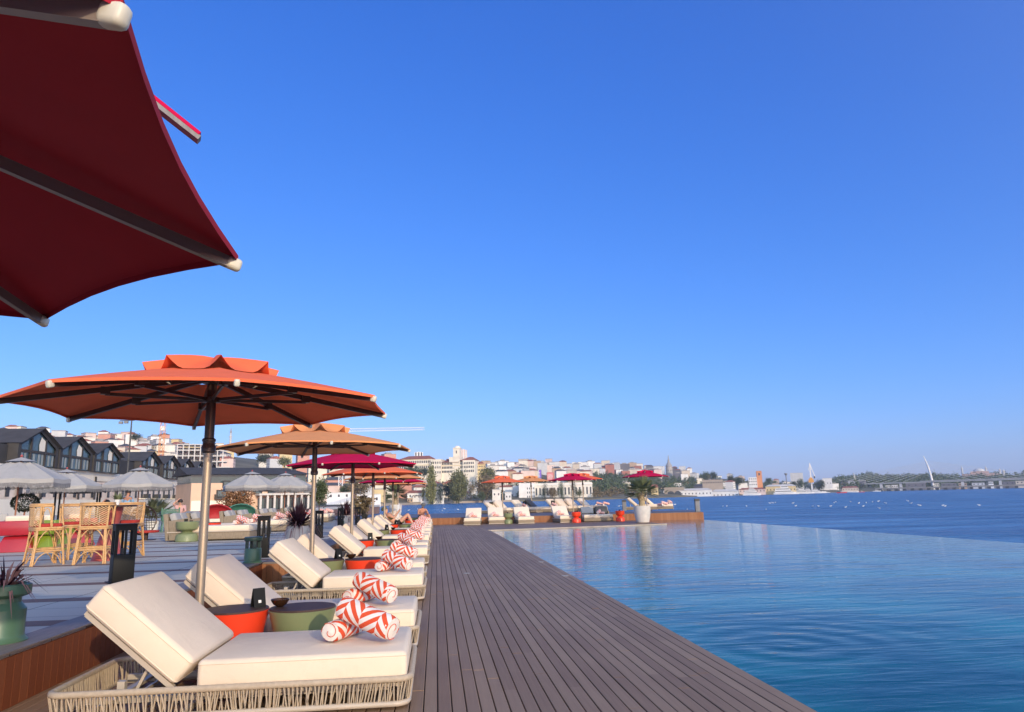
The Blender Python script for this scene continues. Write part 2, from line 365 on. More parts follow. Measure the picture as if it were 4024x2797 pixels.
# step wall, clad with upright boards
b = MB(); y = -3.5
while y < 12.6:
    b.box(SX+.002, y, 0, SX+.024, y+.094, STEP-.03); y += .1
wl = tag(thing('step_wall', '', 'wall'), 'low wooden wall of upright boards behind the lounger row', 'wall')
b.build('cladding', m_clad, wl)
b = MB(); b.box(SX-.24, -3.5, STEP-.0, SX+.045, 12.6, STEP+.012); b.build('cap', m_cap, wl)
b = MB(); b.box(SX, 12.62, 0, SX+.55, 39.5, STEP)
k = MB(); x = SX
while x < SX+.5: k.box(x, 12.596, 0, x+.094, 12.618, STEP-.03); x += .1
y = 12.6
while y < 39.3: k.box(SX+.552, y, 0, SX+.574, y+.094, STEP-.03); y += .1
tr = tag(thing('step_terrace', '', 'wall'), 'wood-clad ledge jutting out from the plaza behind the third lounger', 'wall')
b.build('core', m_cap, tr); k.build('cladding', m_cladx, tr)
# far platform
pf = tag(thing('swim_platform', '', 'platform', FP, ROT), 'raised timber platform with orange-brown plank front beyond the pool', 'platform')
b = MB(); b.prism([(-9,0),(14.5,0),(14.9,4.6),(9.6,5.4),(9.0,12),(-9,13)], -2.4, STEP); b.build('platform_top', M('platform_boards', (.13,.10,.095), .55, .25, 5, stretch=(1,12,1)), pf)
b = MB(); x = -2.6
while x < 14.45: b.box(x, -.03, -.06, x+.115, -.004, STEP-.025+rnd.uniform(-.004,.004)); x += .12
b.build('plank_front', m_cladx, pf)
b = MB(); x = .05
while x < 4.5: b.box(14.505, x, -.1, 14.53, x+.115, STEP-.03); x += .12
b.build('plank_side', m_cladx, pf)
# ------------------------------------------------------------------ parasols by the pool
def make_parasol(loc, colour, label, group, Rr=1.565, eave=2.14, top=2.50, rot=22.5, col_z=1.76, ribm=None, tab=None, base_z=0, scal=.03, rw=1.0):
    t = thing('parasol', label, 'parasol', loc, R(rot), group)
    cm = UMB[colour]; ribm = ribm or m_ribd; r0 = .30; NA = 6
    b = MB(); vs = []; fs = []; rings = [r0, .45, .62, .8, 1.0]; n = 8*NA
    def pt(k, j, tt, up=0):
        a0 = k*PI/4; ph = (j/NA-.5)*PI/4; a = a0+PI/8+ph; q = 1-(ph/(PI/8))**2
        re = Rr*math.cos(PI/8)/math.cos(ph)*(1-scal*q*tt)
        r = re*tt; z = top-(top-eave)*(.12*tt**2+.88*tt)-.035*q*tt*(1-tt)*2 + .02*q*tt + up
        return (r*math.cos(a), r*math.sin(a), z)
    for tt in rings:
        for k in range(8):
            for j in range(NA): vs.append(pt(k, j, tt))
    for i in range(len(rings)-1):
        for q in range(n): fs.append((i*n+q, i*n+(q+1) % n, (i+1)*n+(q+1) % n, (i+1)*n+q))
    # a hem turned down along the edge
    b.add(vs, fs); e = (len(rings)-1)*n
    hem = [tuple(V(vs[e+q])*1.0+V((0,0,-.022))) for q in range(n)]
    b.add([vs[e+q] for q in range(n)]+hem, [(q, (q+1) % n, n+(q+1) % n, n+q) for q in range(n)])
    can = b.build('canopy', cm, t, smooth=25)
    # vent cap: lies on the canopy between the ribs and folds up into a pointed arch over every rib
    b = MB(); vs = [(0,0,top+.070)]; fs = []; rr = [.25, .5, .75, .9, 1.0]; NV = 10; nv = 8*NV
    for i, tt in enumerate(rr):
        for k in range(8):
            for j in range(NV):
                ph = (j/NV-.5)*PI/4; p_ = abs(ph/(PI/8)); a = k*PI/4+PI/8+ph
                r = .345*Rr*math.cos(PI/8)/math.cos(ph)*tt*(1+.03*p_**3); tc = r/(Rr*math.cos(PI/8)/math.cos(ph))
                zc = top-(top-eave)*(.12*tc**2+.88*tc)-.035*(1-p_**2)*tc*(1-tc)*2
                z = zc+.012+.058*(1-tt)**1.2+(.098*tt**.8)*max(0, (p_-.45)/.55)**1.5+.03*tt*(1-tt)
                vs.append((r*math.cos(a), r*math.sin(a), z))
    for q in range(nv): fs.append((0, 1+q, 1+(q+1) % nv))
    for i in range(len(rr)-1):
        for q in range(nv): fs.append((1+i*nv+q, 1+(i+1)*nv+q, 1+(i+1)*nv+(q+1) % nv, 1+i*nv+(q+1) % nv))
    b.add(vs, fs); b.build('vent_cap', cm, can, smooth=40)
    b = MB(); b.tube([(0,0,base_z+.02),(0,0,col_z)], .036, 16); b.build('lower_pole', m_polelow, t, smooth=40)
    b = MB(); b.tube([(0,0,col_z-.005),(0,0,top-.06)], .040, 16)
    b.lathe([(.045,col_z-.02),(.058,col_z-.01),(.060,col_z+.03),(.050,col_z+.05),(.050,col_z+.075),(.056,col_z+.08),(.056,col_z+.095),(.046,col_z+.105)], 16)
    b.build('upper_pole', m_poleup, t, smooth=40)
    b = MB(); b.lathe([(.05,top-.33),(.075,top-.325),(.075,top-.285),(.05,top-.28)], 12); b.build('runner', m_ribd, t, smooth=40)
    b = MB(); b.lathe([(.05,top-.17),(.085,top-.16),(.085,top-.10),(.05,top-.09)], 12)
    b.build('hub', m_ribd, t, smooth=40)
    for k in range(8):
        a = k*PI/4; tip = V((Rr*math.cos(a)*.985, Rr*math.sin(a)*.985, eave-.028)); d = V((math.cos(a), math.sin(a), 0))
        q = MB(); q.bar(d*.07+V((0,0,top-.12)), tip, .027*rw, .042*rw)
        mid = tip*.52+V((0,0,(top-.12)*.48)); q.bar(d*.06+V((0,0,top-.305)), mid-V((0,0,.03)), .018, .026); q.cbox(mid.x, mid.y, mid.z-.005, .07, .07, .06)
        rb = q.build('rib', ribm, t)
        q = MB(); q.bar(tip-d*.012+V((0,0,.004)), tip+d*.034-V((0,0,.008)), .038*rw, .05*rw); q.build('tip_cap', m_cap_w, rb, bevel=.012)
    b = MB(); b.prism([(.32*math.cos(i*PI/8), .32*math.sin(i*PI/8)) for i in range(16)], base_z+.003, base_z+.055); b.lathe([(.06,base_z+.055),(.055,base_z+.22)], 14)
    b.build('base_plate', m_poleup, t)
    if tab: tab(t, can)
    return t

POLE_X = -1.93
GP = 'canvas parasols along the deck row'
row = [(6.36,'salmon','large salmon-orange parasol nearest the camera, over the first two loungers'),
       (11.79,'peach','peach-orange parasol just behind the salmon one, over the third and fourth loungers'),
       (17.19,'crimson','crimson parasol with arched vent, between the peach and the next salmon one'),
       (22.75,'salmon','salmon-orange parasol partly hidden behind the crimson one'),
       (27.86,'peach','thin-looking peach parasol seen edge-on between salmon and crimson ones'),
       (33.16,'crimson','crimson parasol low behind the peach one, sixth in the deck row'),
       (37.6,'peach','pale peach parasol at the far end of the deck row')]
for i, (y, c, l) in enumerate(row):
    make_parasol((POLE_X, y, 0), c, l, GP, rot=22.5+rnd.uniform(-6, 6) if i else 22.5, eave=2.14+(.02 if i == 1 else 0))
# the dark red parasol overhead, seen from below, with a short sewn tab standing out from its edge
def tab0(t, can):
    inv = Mx.Rotation(-R(-15.8), 4, 'Z') @ Mx.Translation(-V((-2.0,1.46,0)))
    p, e = inv @ AT(678, 468, 2.0), inv @ AT(783, 550, 2.0); d = (e-p).normalized()
    q = MB(); q.bar(p-d*.12+V((0,0,.014)), e+V((0,0,.012)), .034, .010); q.build('webbing_tab', UMB['crimson'], can)
    q = MB(); q.bar(p-d*.12, e, .032, .014); q.build('tab_lining', m_fringe, can)
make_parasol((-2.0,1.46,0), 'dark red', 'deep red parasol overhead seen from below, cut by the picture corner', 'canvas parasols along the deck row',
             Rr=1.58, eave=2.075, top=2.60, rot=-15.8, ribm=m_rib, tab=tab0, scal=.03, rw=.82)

# ------------------------------------------------------------------ loungers
def rounded_rect(hx, hy, r, n=5):
    pts = []
    for cx, cy, a0 in ((hx-r,hy-r,0),(-hx+r,hy-r,90),(-hx+r,-hy+r,180),(hx-r,-hy+r,270)):
        pts += [(cx+r*math.cos(R(a0+90*i/n)), cy+r*math.sin(R(a0+90*i/n))) for i in range(n+1)]
    return pts
LX, LY = 1.10, .52
def lounger_proto(name, cat, rope_step, solid=False):
    t = thing(name, 'lounger', cat, group='')
    rr = rounded_rect(LX, LY, .09)
    b = MB(); b.tube([(x,y,.185) for x,y in rr], .021, 8, closed=True); b.build('rim', m_rope, t, smooth=50)
    b = MB(); b.tube([(x*.985,y*.975,.035) for x,y in rr], .019, 8, closed=True)
    for x in (-.9,-.3,.3,.9): b.bar((x,-LY+.03,.04),(x,LY-.03,.04), .03)
    b.build('bottom_rail', m_frame, t, smooth=50)
    # ropes zig-zag between the rims, two layers
    b = MB(); L = []; 
    for i in range(len(rr)):
        p, q = V((*rr[i],0)), V((*rr[(i+1) % len(rr)],0)); d = (q-p).length; L.append((p, q, d))
    tot = sum(l[2] for l in L); N = int(tot/rope_step)
    def at(s):
        s %= tot
        for p, q, d in L:
            if s <= d: return p.lerp(q, s/d)
            s -= d
        return p
    rg = random.Random(3)
    for i in range(N):
        s = i*tot/N; p = at(s); q = at(s+rg.uniform(-.018,.030)); k = 1.012
        b.bar((p.x*k, p.y*k, .180), (q.x*.99, q.y*.985, .040), .0075)
        p2 = at(s+rope_step*.5); q2 = at(s+rope_step*.5-rg.uniform(-.012,.035)); b.bar((p2.x*.985, p2.y*.975, .180), (q2.x*.972, q2.y*.955, .040), .0075)
    b.build('rope_weave', m_rope, t)
    b = MB()                                                   # inner frame under the back
    b.bar((-.95,-.33,.10),(.95,-.33,.10), .035); b.bar((-.95,.33,.10),(.95,.33,.10), .035)
    for x in (-.75,.0,.75): b.bar((x,-.46,.12),(x,.46,.12), .04, .02)
    b.bar((-.72,-.36,.10),(-.72,-.36,.22), .045); b.bar((-.72,.36,.10),(-.72,.36,.22), .045)
    b.box(-.22,-.47,.13,1.05,.47,.15); b.build('inner_frame', m_frame, t)
    b = MB(); b.box(-.235,-.485,.155,1.075,.485,.345); sc_ = b.build('seat_cushion', m_fabric, t, bevel=.035)
    pp_ = [(x+.42,y) for x,y in rounded_rect(.651,.483,.03)]
    b = MB(); b.tube([(x,y,.318) for x,y in pp_], .0045, 5, closed=True); b.tube([(x,y,.185) for x,y in pp_], .0045, 5, closed=True); b.build('piping', m_fabric, sc_, smooth=60)
    ang = R(40); hx, hz = -.245, .345
    b = MB(); b.M = Mx.Translation((hx,0,hz)) @ Mx.Rotation(ang, 4, 'Y'); b.box(-.76,-.485,-.195,0,.485,0)
    bc_ = b.build('back_cushion', m_fabric, t, bevel=.038); pp_ = [(x-.38,y) for x,y in rounded_rect(.376,.483,.03)]
    q = MB(); q.M = b.M; q.tube([(x,y,-.028) for x,y in pp_], .0045, 5, closed=True); q.tube([(x,y,-.168) for x,y in pp_], .0045, 5, closed=True); q.build('piping', m_fabric, bc_, smooth=60)
    b = MB(); b.M = Mx.Translation((hx,0,hz)) @ Mx.Rotation(ang, 4, 'Y')
    for y in (-.44,.44): b.bar((-.72,y,-.213),(0,y,-.213), .035, .03)
    b.bar((-.72,-.44,-.213),(-.72,.44,-.213), .03); b.bar((-.36,-.44,-.213),(-.36,.44,-.213), .03); b.build('back_frame', m_frame, t)
    b = MB()
    for y in (-.34,.34): b.bar((-.66,y,.11),(-.52,y,.40), .018)
    b.bar((-.66,-.34,.11),(-.66,.34,.11), .018); b.build('strut', m_frame, t)
    return t
ORD = 'first second third fourth fifth sixth seventh eighth ninth tenth eleventh twelfth thirteenth fourteenth'.split()
proto = lounger_proto('sun_lounger', 'sun lounger', .027)
ROWC = [6.36, 11.37, 16.75, 22.3, 27.4, 32.6, 37.1]
FOOT_X = -.165
lounge = []
for i, yc in enumerate(ROWC):
    for s in (-1, 1): lounge.append((yc+s*.915))
GL = 'rope-sided loungers in the deck row'
for i, y in enumerate(lounge):
    l = f'cream cushioned rope-sided sun lounger, {ORD[i]} from the near end of the deck row'
    if i == 0: o = proto; o.location = (FOOT_X-LX, y, 0); o['label'] = l; o['group'] = GL
    else: dup(proto, (FOOT_X-LX+rnd.uniform(-.02,.02), y, 0), R(rnd.uniform(-.8,.8)), l, GL)

# ------------------------------------------------------------------ rolled towels
def towel_mesh(name, L, r, seed):
    rg = random.Random(seed); b = MB(); NA, NL = 22, 14; vs = []; uv = []; fs = []
    for i in range(NL+1):
        x = -L/2+L*i/NL; e = 1-.10*max(0, abs(x)/(L/2)-.82)/.18
        for j in range(NA+1):
            a = 2*PI*j/NA; k = r*e*(1+.035*math.sin(3*a+seed)+.02*math.sin(2*a+9*x))
            vs.append((x, k*math.cos(a), k*math.sin(a)*.87)); uv.append((j/NA*round(2*PI*r/.098), x/.30+seed*.37))
    for i in range(NL):
        for j in range(NA): a = i*(NA+1)+j; fs.append((a, a+NA+1, a+NA+2, a+1))
    b.add(vs, fs, uv)
    o = b.build(name, m_towel, smooth=60)
    for s in (-1, 1):
        q = MB(); x = s*L/2
        prof = [(0.0001,.012),(r*.5,.004),(r*.84,-.002),(r*.90,-.02)]
        q.M = Mx.Translation((x,0,0)) @ Mx.Rotation(s*PI/2, 4, 'Y'); q.lathe(prof, 22, sy=1, sx=.93)
        q.k = 1; q.tube([((.012+.0115*th)*.93*r/.09*math.cos(th+seed), (.012+.0115*th)*r/.09*math.sin(th+seed), .006+.004*(1-th/6)) for th in [k*.35 for k in range(18)]], .0026, 5)
        q.build('rolled_end', [m_towelend, m_towelred], o, smooth=40)
    return o
tw_low = [towel_mesh('rolled_towel', .44, .084, s) for s in (1, 2)]
tw_up = [towel_mesh('rolled_towel', .47, .100, s) for s in (3, 4)]
first = set()
def place_towel(src, loc, rz, tilt, label, group):
    if src.name in first: o = dup(src, loc, None, label, group)
    else: o = src; o.location = loc; first.add(src.name); tag(o, label, 'towel', group)
    o['category'] = 'towel'; o.rotation_euler = (0, tilt, rz); return o
def towel_pair(org, rz, lab, k=0, mz=.345, g='rolled chevron towels', sc=1.0):
    c, s = math.cos(rz), math.sin(rz)
    def W(p): p = [q*sc for q in p]; return (org[0]+c*p[0]-s*p[1], org[1]+s*p[0]+c*p[1], mz+p[2])
    o = place_towel(tw_low[k % 2], W((-.055,0,.082)), rz+R(66), 0, f'rolled red chevron towel lying flat on {lab}', g); o.scale = (sc,)*3
    o = place_towel(tw_up[(k+1) % 2], W((.13,-.20,.172)), rz+R(149), R(-17), f'upper rolled chevron towel leaning over another on {lab}', g); o.scale = (sc,)*3
for i, y in enumerate(lounge):
    if i == 13: continue
    towel_pair((FOOT_X-.475+rnd.uniform(-.05,.06), y+.10+rnd.uniform(-.05,.06)), R(rnd.uniform(-18,18)) if i else 0, f'the {ORD[i]} lounger of the deck row', i, sc=.93)

# ------------------------------------------------------------------ tub tables, menu cards, bowls
def make_table(colour):
    t = thing('tub_table', 'table', 'side table'); mm = m_red if colour == 'red' else m_sage
    b = MB(); b.lathe([(.185,.0),(.195,.012),(.235,.30),(.268,.43),(.272,.445),(.262,.449)], 40); b.build('tub', mm, t, smooth=35)
    b = MB(); b.lathe([(.264,.440),(.266,.456),(.262,.462),(0.0001,.463)], 40); b.build('wooden_top', m_tabletop, t, smooth=35)
    return t
tabs = {'red': make_table('red'), 'sage': make_table('sage')}; used = set()
NM = {'red': 'bright red-orange', 'sage': 'sage green'}
for i, yc in enumerate(ROWC):
    cs = ('red','sage') if i % 2 == 0 else ('sage','red')
    for j, (c, x) in enumerate(zip(cs, (-1.65,-1.10))):
        l = f'{NM[c]} tub table with dark wooden top between the {ORD[2*i]} and {ORD[2*i+1]} loungers'
        loc = (x, yc+(0 if j else .03), 0)
        if c in used: dup(tabs[c], loc, R(rnd.uniform(0,360)), l, 'tub tables in the deck row')
        else: tabs[c].location = loc; tabs[c]['label'] = l; tabs[c]['group'] = 'tub tables in the deck row'; used.add(c)
def bowl_proto():
    b = MB(); b.lathe([(.022,0),(.03,.004),(.055,.022),(.072,.05),(.075,.062),(.071,.062),(.052,.026),(.0001,.012)], 20); return b.build('bowl', m_bronze, smooth=40)
def card_proto():
    t = thing('menu_card', 'card', 'menu card')
    b = MB(); b.bar((-.03,-.055,0),(-.002,-.055,.15), .004, .0045); b = MB()
    b.add([(-.045,-.05,0),(-.045,.05,0),(-.004,.05,.15),(-.004,-.05,.15),(-.041,-.05,0),(-.041,.05,0),(0,.05,.15),(0,-.05,.15)],
          [(0,1,2,3),(7,6,5,4),(0,4,5,1),(1,5,6,2),(2,6,7,3),(3,7,4,0)])
    b.add([(.045,-.05,0),(.045,.05,0),(.004,.05,.15),(.004,-.05,.15),(.041,-.05,0),(.041,.05,0),(0,.05,.15),(0,-.05,.15)],
          [(3,2,1,0),(4,5,6,7),(1,5,4,0),(2,6,5,1),(3,7,6,2),(0,4,7,3)])
    b.build('folded_board', m_black, t)
    b = MB(); b.add([(.0360,-.012,.035),(.0360,.012,.035),(.0210,.012,.085),(.0210,-.012,.085)], [(0,1,2,3)])
    b.M = Mx.Translation((.0015,0,.001)); b.build('printed_panel', m_white, t)
    return t
bw, cd = bowl_proto(), card_proto(); fb = True
for i in range(6):
    yc = ROWC[i]; z = .4635
    lb = f'small bronze bowl on the tub tables between the {ORD[2*i]} and {ORD[2*i+1]} loungers'
    lc = f'small black folded menu card on the tub table between the {ORD[2*i]} and {ORD[2*i+1]} loungers'
    pb = (-1.29 if i == 0 else -1.28, yc+.02, z); pcd = (-1.475, yc+.06, z)
    if fb: bw.location = pb; tag(bw, lb, 'bowl', 'bronze bowls on the tub tables'); cd.location = pcd; cd.rotation_euler = (0,0,R(-55)); cd['label'] = lc; cd['group'] = 'menu cards on the tub tables'; fb = False
    else: dup(bw, pb, 0, lb); dup(cd, pcd, R(rnd.uniform(-80,-30)), lc)

# ------------------------------------------------------------------ lantern posts, green fixtures, pots along the plaza edge
def make_lantern():
    t = thing('lantern_post', 'lantern', 'lantern')
    b = MB(); b.box(-.13,-.13,0,.13,.13,.012); b.box(-.10,-.10,.012,.10,.10,.35); b.build('body', m_black, t, bevel=.006)
    b = MB()
    for x in (-.085,.085):
        for y in (-.085,.085): b.cbox(x, y, .50, .03, .03, .30)
    for x, y in ((0,.09),(0,-.09),(.09,0),(-.09,0)): b.cbox(x, y, .50, .022, .022, .30)
    b.box(-.10,-.10,.65,.10,.10,.72); b.box(-.112,-.112,.72,.112,.112,.735); b.build('cage', m_black, t)
    b = MB(); b.lathe([(.022,.351),(.022,.42),(.008,.425)], 10); b.build('lamp', m_darkgrey, t, smooth=40)
    return t
ln = make_lantern(); GLN = 'black lantern posts along the plaza edge'
spots = [((-4.04,10.05),'big black lantern post beside the nearest rattan bar stools'),((-3.12,13.75),'black lantern post behind the third lounger, next to the spiky purple plant'),
         ((-3.2,20.6),'black lantern post seen between the second and third parasol poles'),((-3.5,27.5),'black lantern post by the second purple spiky plant'),
         ((-3.3,31.5),'slim black lantern post beyond the second purple plant'),((-3.4,36),'small far black lantern post near the end of the lounger row')]
for i, ((x,y), l) in enumerate(spots):
    if i == 0: ln.location = (x,y,STEP); ln.rotation_euler = (0,0,R(32)); ln.scale = (1.25,1.25,1); ln['label'] = l; ln['group'] = GLN
    else: dup(ln, (x,y,STEP), R(rnd.uniform(-6,10)), l, GLN, 1.0)
def make_fixture(mat_, lo):
    t = thing('bollard_speaker', 'fixture', 'bollard speaker')
    b = MB(); b.lathe([(.135,0),(.15,.01),(.15,.03),(.135,.04),(.132,.23),(.125,.24)], 24); b.build('body', lo, t, smooth=40)
    for k in range(4): a = k*PI/2+.5; b = MB(); b.cbox(.10*math.cos(a), .10*math.sin(a), .30, .045, .045, .13); b.build('post', mat_, t)
    b = MB(); b.lathe([(.06,.355),(.14,.36),(.145,.375),(.145,.41),(.135,.42),(.0001,.422)], 24); b.build('top_disc', mat_, t, smooth=40)
    return t
fx = make_fixture(m_dkgreen, m_green)
fx.location = (-2.98,12.45,STEP); fx['label'] = 'dark green round outdoor speaker with slotted neck behind the second lounger'; fx['group'] = 'green outdoor speakers'
dup(fx, tuple(G(1340,2072,STEP)), 1.0, 'dark green round outdoor speaker far along the edge, right of the third lantern')

def blades(b, n, L, w, lo, hi, seed, droop=.25, base=.03, z0=0, spread=360):
    rg = random.Random(seed)
    for i in range(n):
        a = R(rg.uniform(0, spread)); e = R(rg.uniform(lo, hi)); l = L*rg.uniform(.7,1.1)
        d = V((math.cos(a)*math.cos(e), math.sin(a)*math.cos(e), math.sin(e))); s = V((math.cos(a)*base, math.sin(a)*base, z0))
        m1 = s+d*l*.55; end = s+d*l+V((0,0,-droop*l*math.cos(e)))
        b.leaf(s, m1+(m1-s)*.0, w); x = (m1-s).cross(V((.1,.2,1))).normalized()*w*.5
        b.add([s-x*.7, s+x*.7, m1+x, m1-x, end], [(0,1,2,3),(3,2,4)])
m_purple = M('purple_leaves', (.035,.012,.022), .45, .4, 5)
m_purpleb = M('bronze_leaves', (.30,.15,.13), .5, .3, 5)
m_palm = M('palm_leaves', (.22,.25,.135), .5, .35, 5, trans=.2)
m_palmdry = M('palm_bark', (.42,.33,.20), .85, .3, 12, bump=.6, bscale=25)
m_concrete = M('white_concrete', (.62,.58,.53), .8, .12, 5, bump=.3, bscale=30)
m_greypot = M('grey_pot', (.22,.22,.225), .7, .1, 5)
m_soil = M('soil', (.05,.035,.025), .95, .3, 30)
# near green pot, cut by the frame
t = thing('plant_pot', 'green lacquered pedestal pot with spiky bronze plant on the wall cap', 'plant pot', tuple(G(-8,2528,STEP)), 0); t.scale = (.94,)*3
b = MB(); b.lathe([(.19,0),(.195,.02),(.175,.04),(.165,.06),(.165,.25),(.155,.26),(.125,.30),(.125,.335),(.17,.35),(.185,.365),(.185,.43),(.165,.44),(.15,.40)], 36); b.build('pot', m_green, t, smooth=35)
b = MB(); b.lathe([(.155,.405),(.0001,.41)], 20); b.build('soil', m_soil, t)
b = MB(); blades(b, 46, .30, .016, -8, 70, 5, .55, .03, .41); b.build('leaves', m_purpleb, t)
b = MB(); blades(b, 36, .30, .018, -5, 75, 6, .5, .03, .41); b.build('dark_leaves', m_purple, t)
# cordylines in tall pots
def cordyline(loc, label, seed, L=.62):
    t = thing('potted_cordyline', label, 'potted plant', loc, 0, 'purple spiky plants in pale pots')
    b = MB(); b.lathe([(.17,0),(.20,.02),(.27,.20),(.275,.30),(.255,.40),(.235,.44),(.215,.44),(.21,.40)], 32); b.build('pot', m_concrete, t, smooth=50)
    b = MB(); b.lathe([(.218,.415),(.0001,.42)], 20); b.build('soil', m_soil, t)
    b = MB(); blades(b, 170, L, .030, 0, 88, seed, .22, .03, .46); b.build('leaves', m_purple, t)
    b = MB(); blades(b, 60, L*1.05, .016, -35, 35, seed+1, .8, .04, .48); b.build('lower_leaves', m_purpleb, t)
cordyline((-3.1,17.0,STEP), 'purple spiky cordyline in a pale rounded pot behind the second parasol pole', 11)
cordyline((-3.5,28.9,STEP), 'smaller purple cordyline farther along, beside the third parasol pole', 21, .62)

# small round fittings let into the deck boards
fit = None
for px, py, l in ((1750+380/1.0097, 2000+210/1.0097, 'small pale round deck fitting near the pool edge, farther one'),(1750+475/1.0097, 2000+265/1.0097, 'small pale round deck fitting at the pool edge, nearer one'),(1750+85/1.0097, 2000+255/1.0097, 'small pale round deck fitting in the middle of the boards')):
    p = G(px, py, .0025)
    if fit is None: b = MB(); b.lathe([(.06,0),(.058,.004),(.03,.005),(.0001,.005)], 20); fit = b.build('deck_fitting', m_greycanvas, loc=p); tag(fit, l, 'deck fitting', 'round deck fittings')
    else: dup(fit, p, 0, l)
# ------------------------------------------------------------------ people
m_skin = M('skin', (.62,.33,.22), .55, .06, 12); m_skin2 = M('tanned_skin', (.50,.23,.14), .55, .06, 12)
def skinmesh(name, pts, edges, mat_, parent=None, sub=2):
    """pts: name -> (position, radius); one continuous surface grown along the edges"""
    me = bpy.data.meshes.new(name); k = list(pts); me.from_pydata([pts[n][0] for n in k], [(k.index(a), k.index(b)) for a, b in edges], [])
    me.materials.append(mat_); o = bpy.data.objects.new(name, me); COL.objects.link(o)
    sk = o.modifiers.new('skin', 'SKIN'); sk.use_smooth_shade = True
    for i, n in enumerate(k):
        v = me.skin_vertices[0].data[i]; r = pts[n][1]; v.radius = (r, r); v.use_root = (i == 0)
    ss = o.modifiers.new('sub', 'SUBSURF'); ss.levels = sub; ss.render_levels = sub
    if parent: o.parent = parent
    return o
def make_person(label, loc, rz, J, skin=None, hair=None, extras=(), sc=1.0):
    """J: joints of the pose in metres; a body with face and hands, clothing as children"""
    skin = skin or m_skin
    P = {}; E = []
    rad = dict(pelvis=.125, waist=.105, chest=.125, neck0=.06, neck=.052, chin=.07, head=.092, crown=.062)
    for n in ('pelvis','waist','chest','neck0','neck','head'): P[n] = (V(J[n]), rad[n])
    hd = (V(J['head'])-V(J['neck'])).normalized(); P['crown'] = (V(J['head'])+hd*.085, .066)
    E += [('pelvis','waist'),('waist','chest'),('chest','neck0'),('neck0','neck'),('neck','head'),('head','crown')]
    fc = V(J.get('face', (1,0,0))).normalized(); P['nose'] = (V(J['head'])+fc*.098-hd*.005, .016); E.append(('head','nose'))
    P['jaw'] = (V(J['head'])+fc*.055-hd*.075, .036); E.append(('head','jaw'))
    for s in 'lr':
        P['sh'+s] = (V(J['sh'+s]), .062); P['el'+s] = (V(J['el'+s]), .043); P['wr'+s] = (V(J['wr'+s]), .028)
        P['hip'+s] = (V(J['hip'+s]), .095); P['kn'+s] = (V(J['kn'+s]), .06); P['an'+s] = (V(J['an'+s]), .038); P['toe'+s] = (V(J['toe'+s]), .030)
        tm = V(J['hip'+s]).lerp(V(J['kn'+s]), .4); P['th'+s] = (tm, .085); cm_ = V(J['kn'+s]).lerp(V(J['an'+s]), .3); P['calf'+s] = (cm_, .058)
        E += [('chest','sh'+s),('sh'+s,'el'+s),('el'+s,'wr'+s),('pelvis','hip'+s),('hip'+s,'th'+s),('th'+s,'kn'+s),('kn'+s,'calf'+s),('calf'+s,'an'+s),('an'+s,'toe'+s)]
        d = (V(J['wr'+s])-V(J['el'+s])).normalized(); x = d.cross(V((.2,.3,1))).normalized(); u = x.cross(d)
        palm = V(J['wr'+s])+d*.055; P['palm'+s] = (palm, .030); E.append(('wr'+s,'palm'+s))
        for f in range(4):
            a = palm+d*.035+x*(f-1.5)*.019; e = a+d*(.035+.006*(1.5-abs(f-1.5)))-u*.008; g_ = e+d*.022-u*.018
            P[f'k{s}{f}'] = (a, .0095); P[f'f{s}{f}'] = (e, .0088); P[f't{s}{f}'] = (g_, .0078); E += [('palm'+s,f'k{s}{f}'),(f'k{s}{f}',f'f{s}{f}'),(f'f{s}{f}',f't{s}{f}')]
        th = palm-d*.02+x*.038; P['th0'+s] = (th, .011); P['th1'+s] = (th+d*.04+x*.012-u*.008, .009); E += [('palm'+s,'th0'+s),('th0'+s,'th1'+s)]
    root = thing('person', label, 'person', loc, rz); root.scale = (sc,)*3
    skinmesh('body', P, E, skin, root)
    for nm, names, edges, grow, mm in extras:
        skinmesh(nm, {n: (P[n][0], P[n][1]*grow) for n in names}, edges, mm, root)
    hp = V(J['head'])+hd*.045-fc*.018
    if hair:
        nm, mm = hair; b = MB(); b.M = Mx.Translation(hp) @ hd.to_track_quat('Z', 'X').to_matrix().to_4x4()
        b.lathe([(.108,-.035),(.113,0),(.108,.04),(.085,.078),(.045,.098),(.0001,.104)], 18)
        if nm == 'cap':
            fl = (Mx.Rotation(0,4,'Z') @ hd.to_track_quat('Z','X').to_matrix().to_4x4()).inverted() @ fc; an = math.atan2(fl.y, fl.x)
            b.add([(.10*math.cos(an-.7),.10*math.sin(an-.7),-.01),(.19*math.cos(an-.3),.19*math.sin(an-.3),-.025),(.19*math.cos(an+.3),.19*math.sin(an+.3),-.025),(.10*math.cos(an+.7),.10*math.sin(an+.7),-.01),
                   (.10*math.cos(an-.7),.10*math.sin(an-.7),-.02),(.19*math.cos(an-.3),.19*math.sin(an-.3),-.035),(.19*math.cos(an+.3),.19*math.sin(an+.3),-.035),(.10*math.cos(an+.7),.10*math.sin(an+.7),-.02)],
                  [(0,1,2,3),(7,6,5,4),(0,4,5,1),(1,5,6,2),(2,6,7,3)])
        b.build(nm, mm, root, smooth=50)
    return root
m_cloth_black = M('black_swimwear', (.015,.015,.018), .7, .1, 10); m_olive = M('olive_cloth', (.13,.13,.065), .85, .15, 14); m_capgrey = M('grey_cap', (.12,.12,.125), .85, .1, 14)
m_blue_shirt = M('pale_blue_shirt', (.26,.42,.58), .85, .12, 9); m_trouser = M('grey_trousers', (.16,.17,.20), .85, .1, 9); m_hairdk = M('dark_hair', (.025,.018,.014), .6, .3, 30)
m_paper = M('white_paper', (.82,.80,.76), .8, .04, 6)
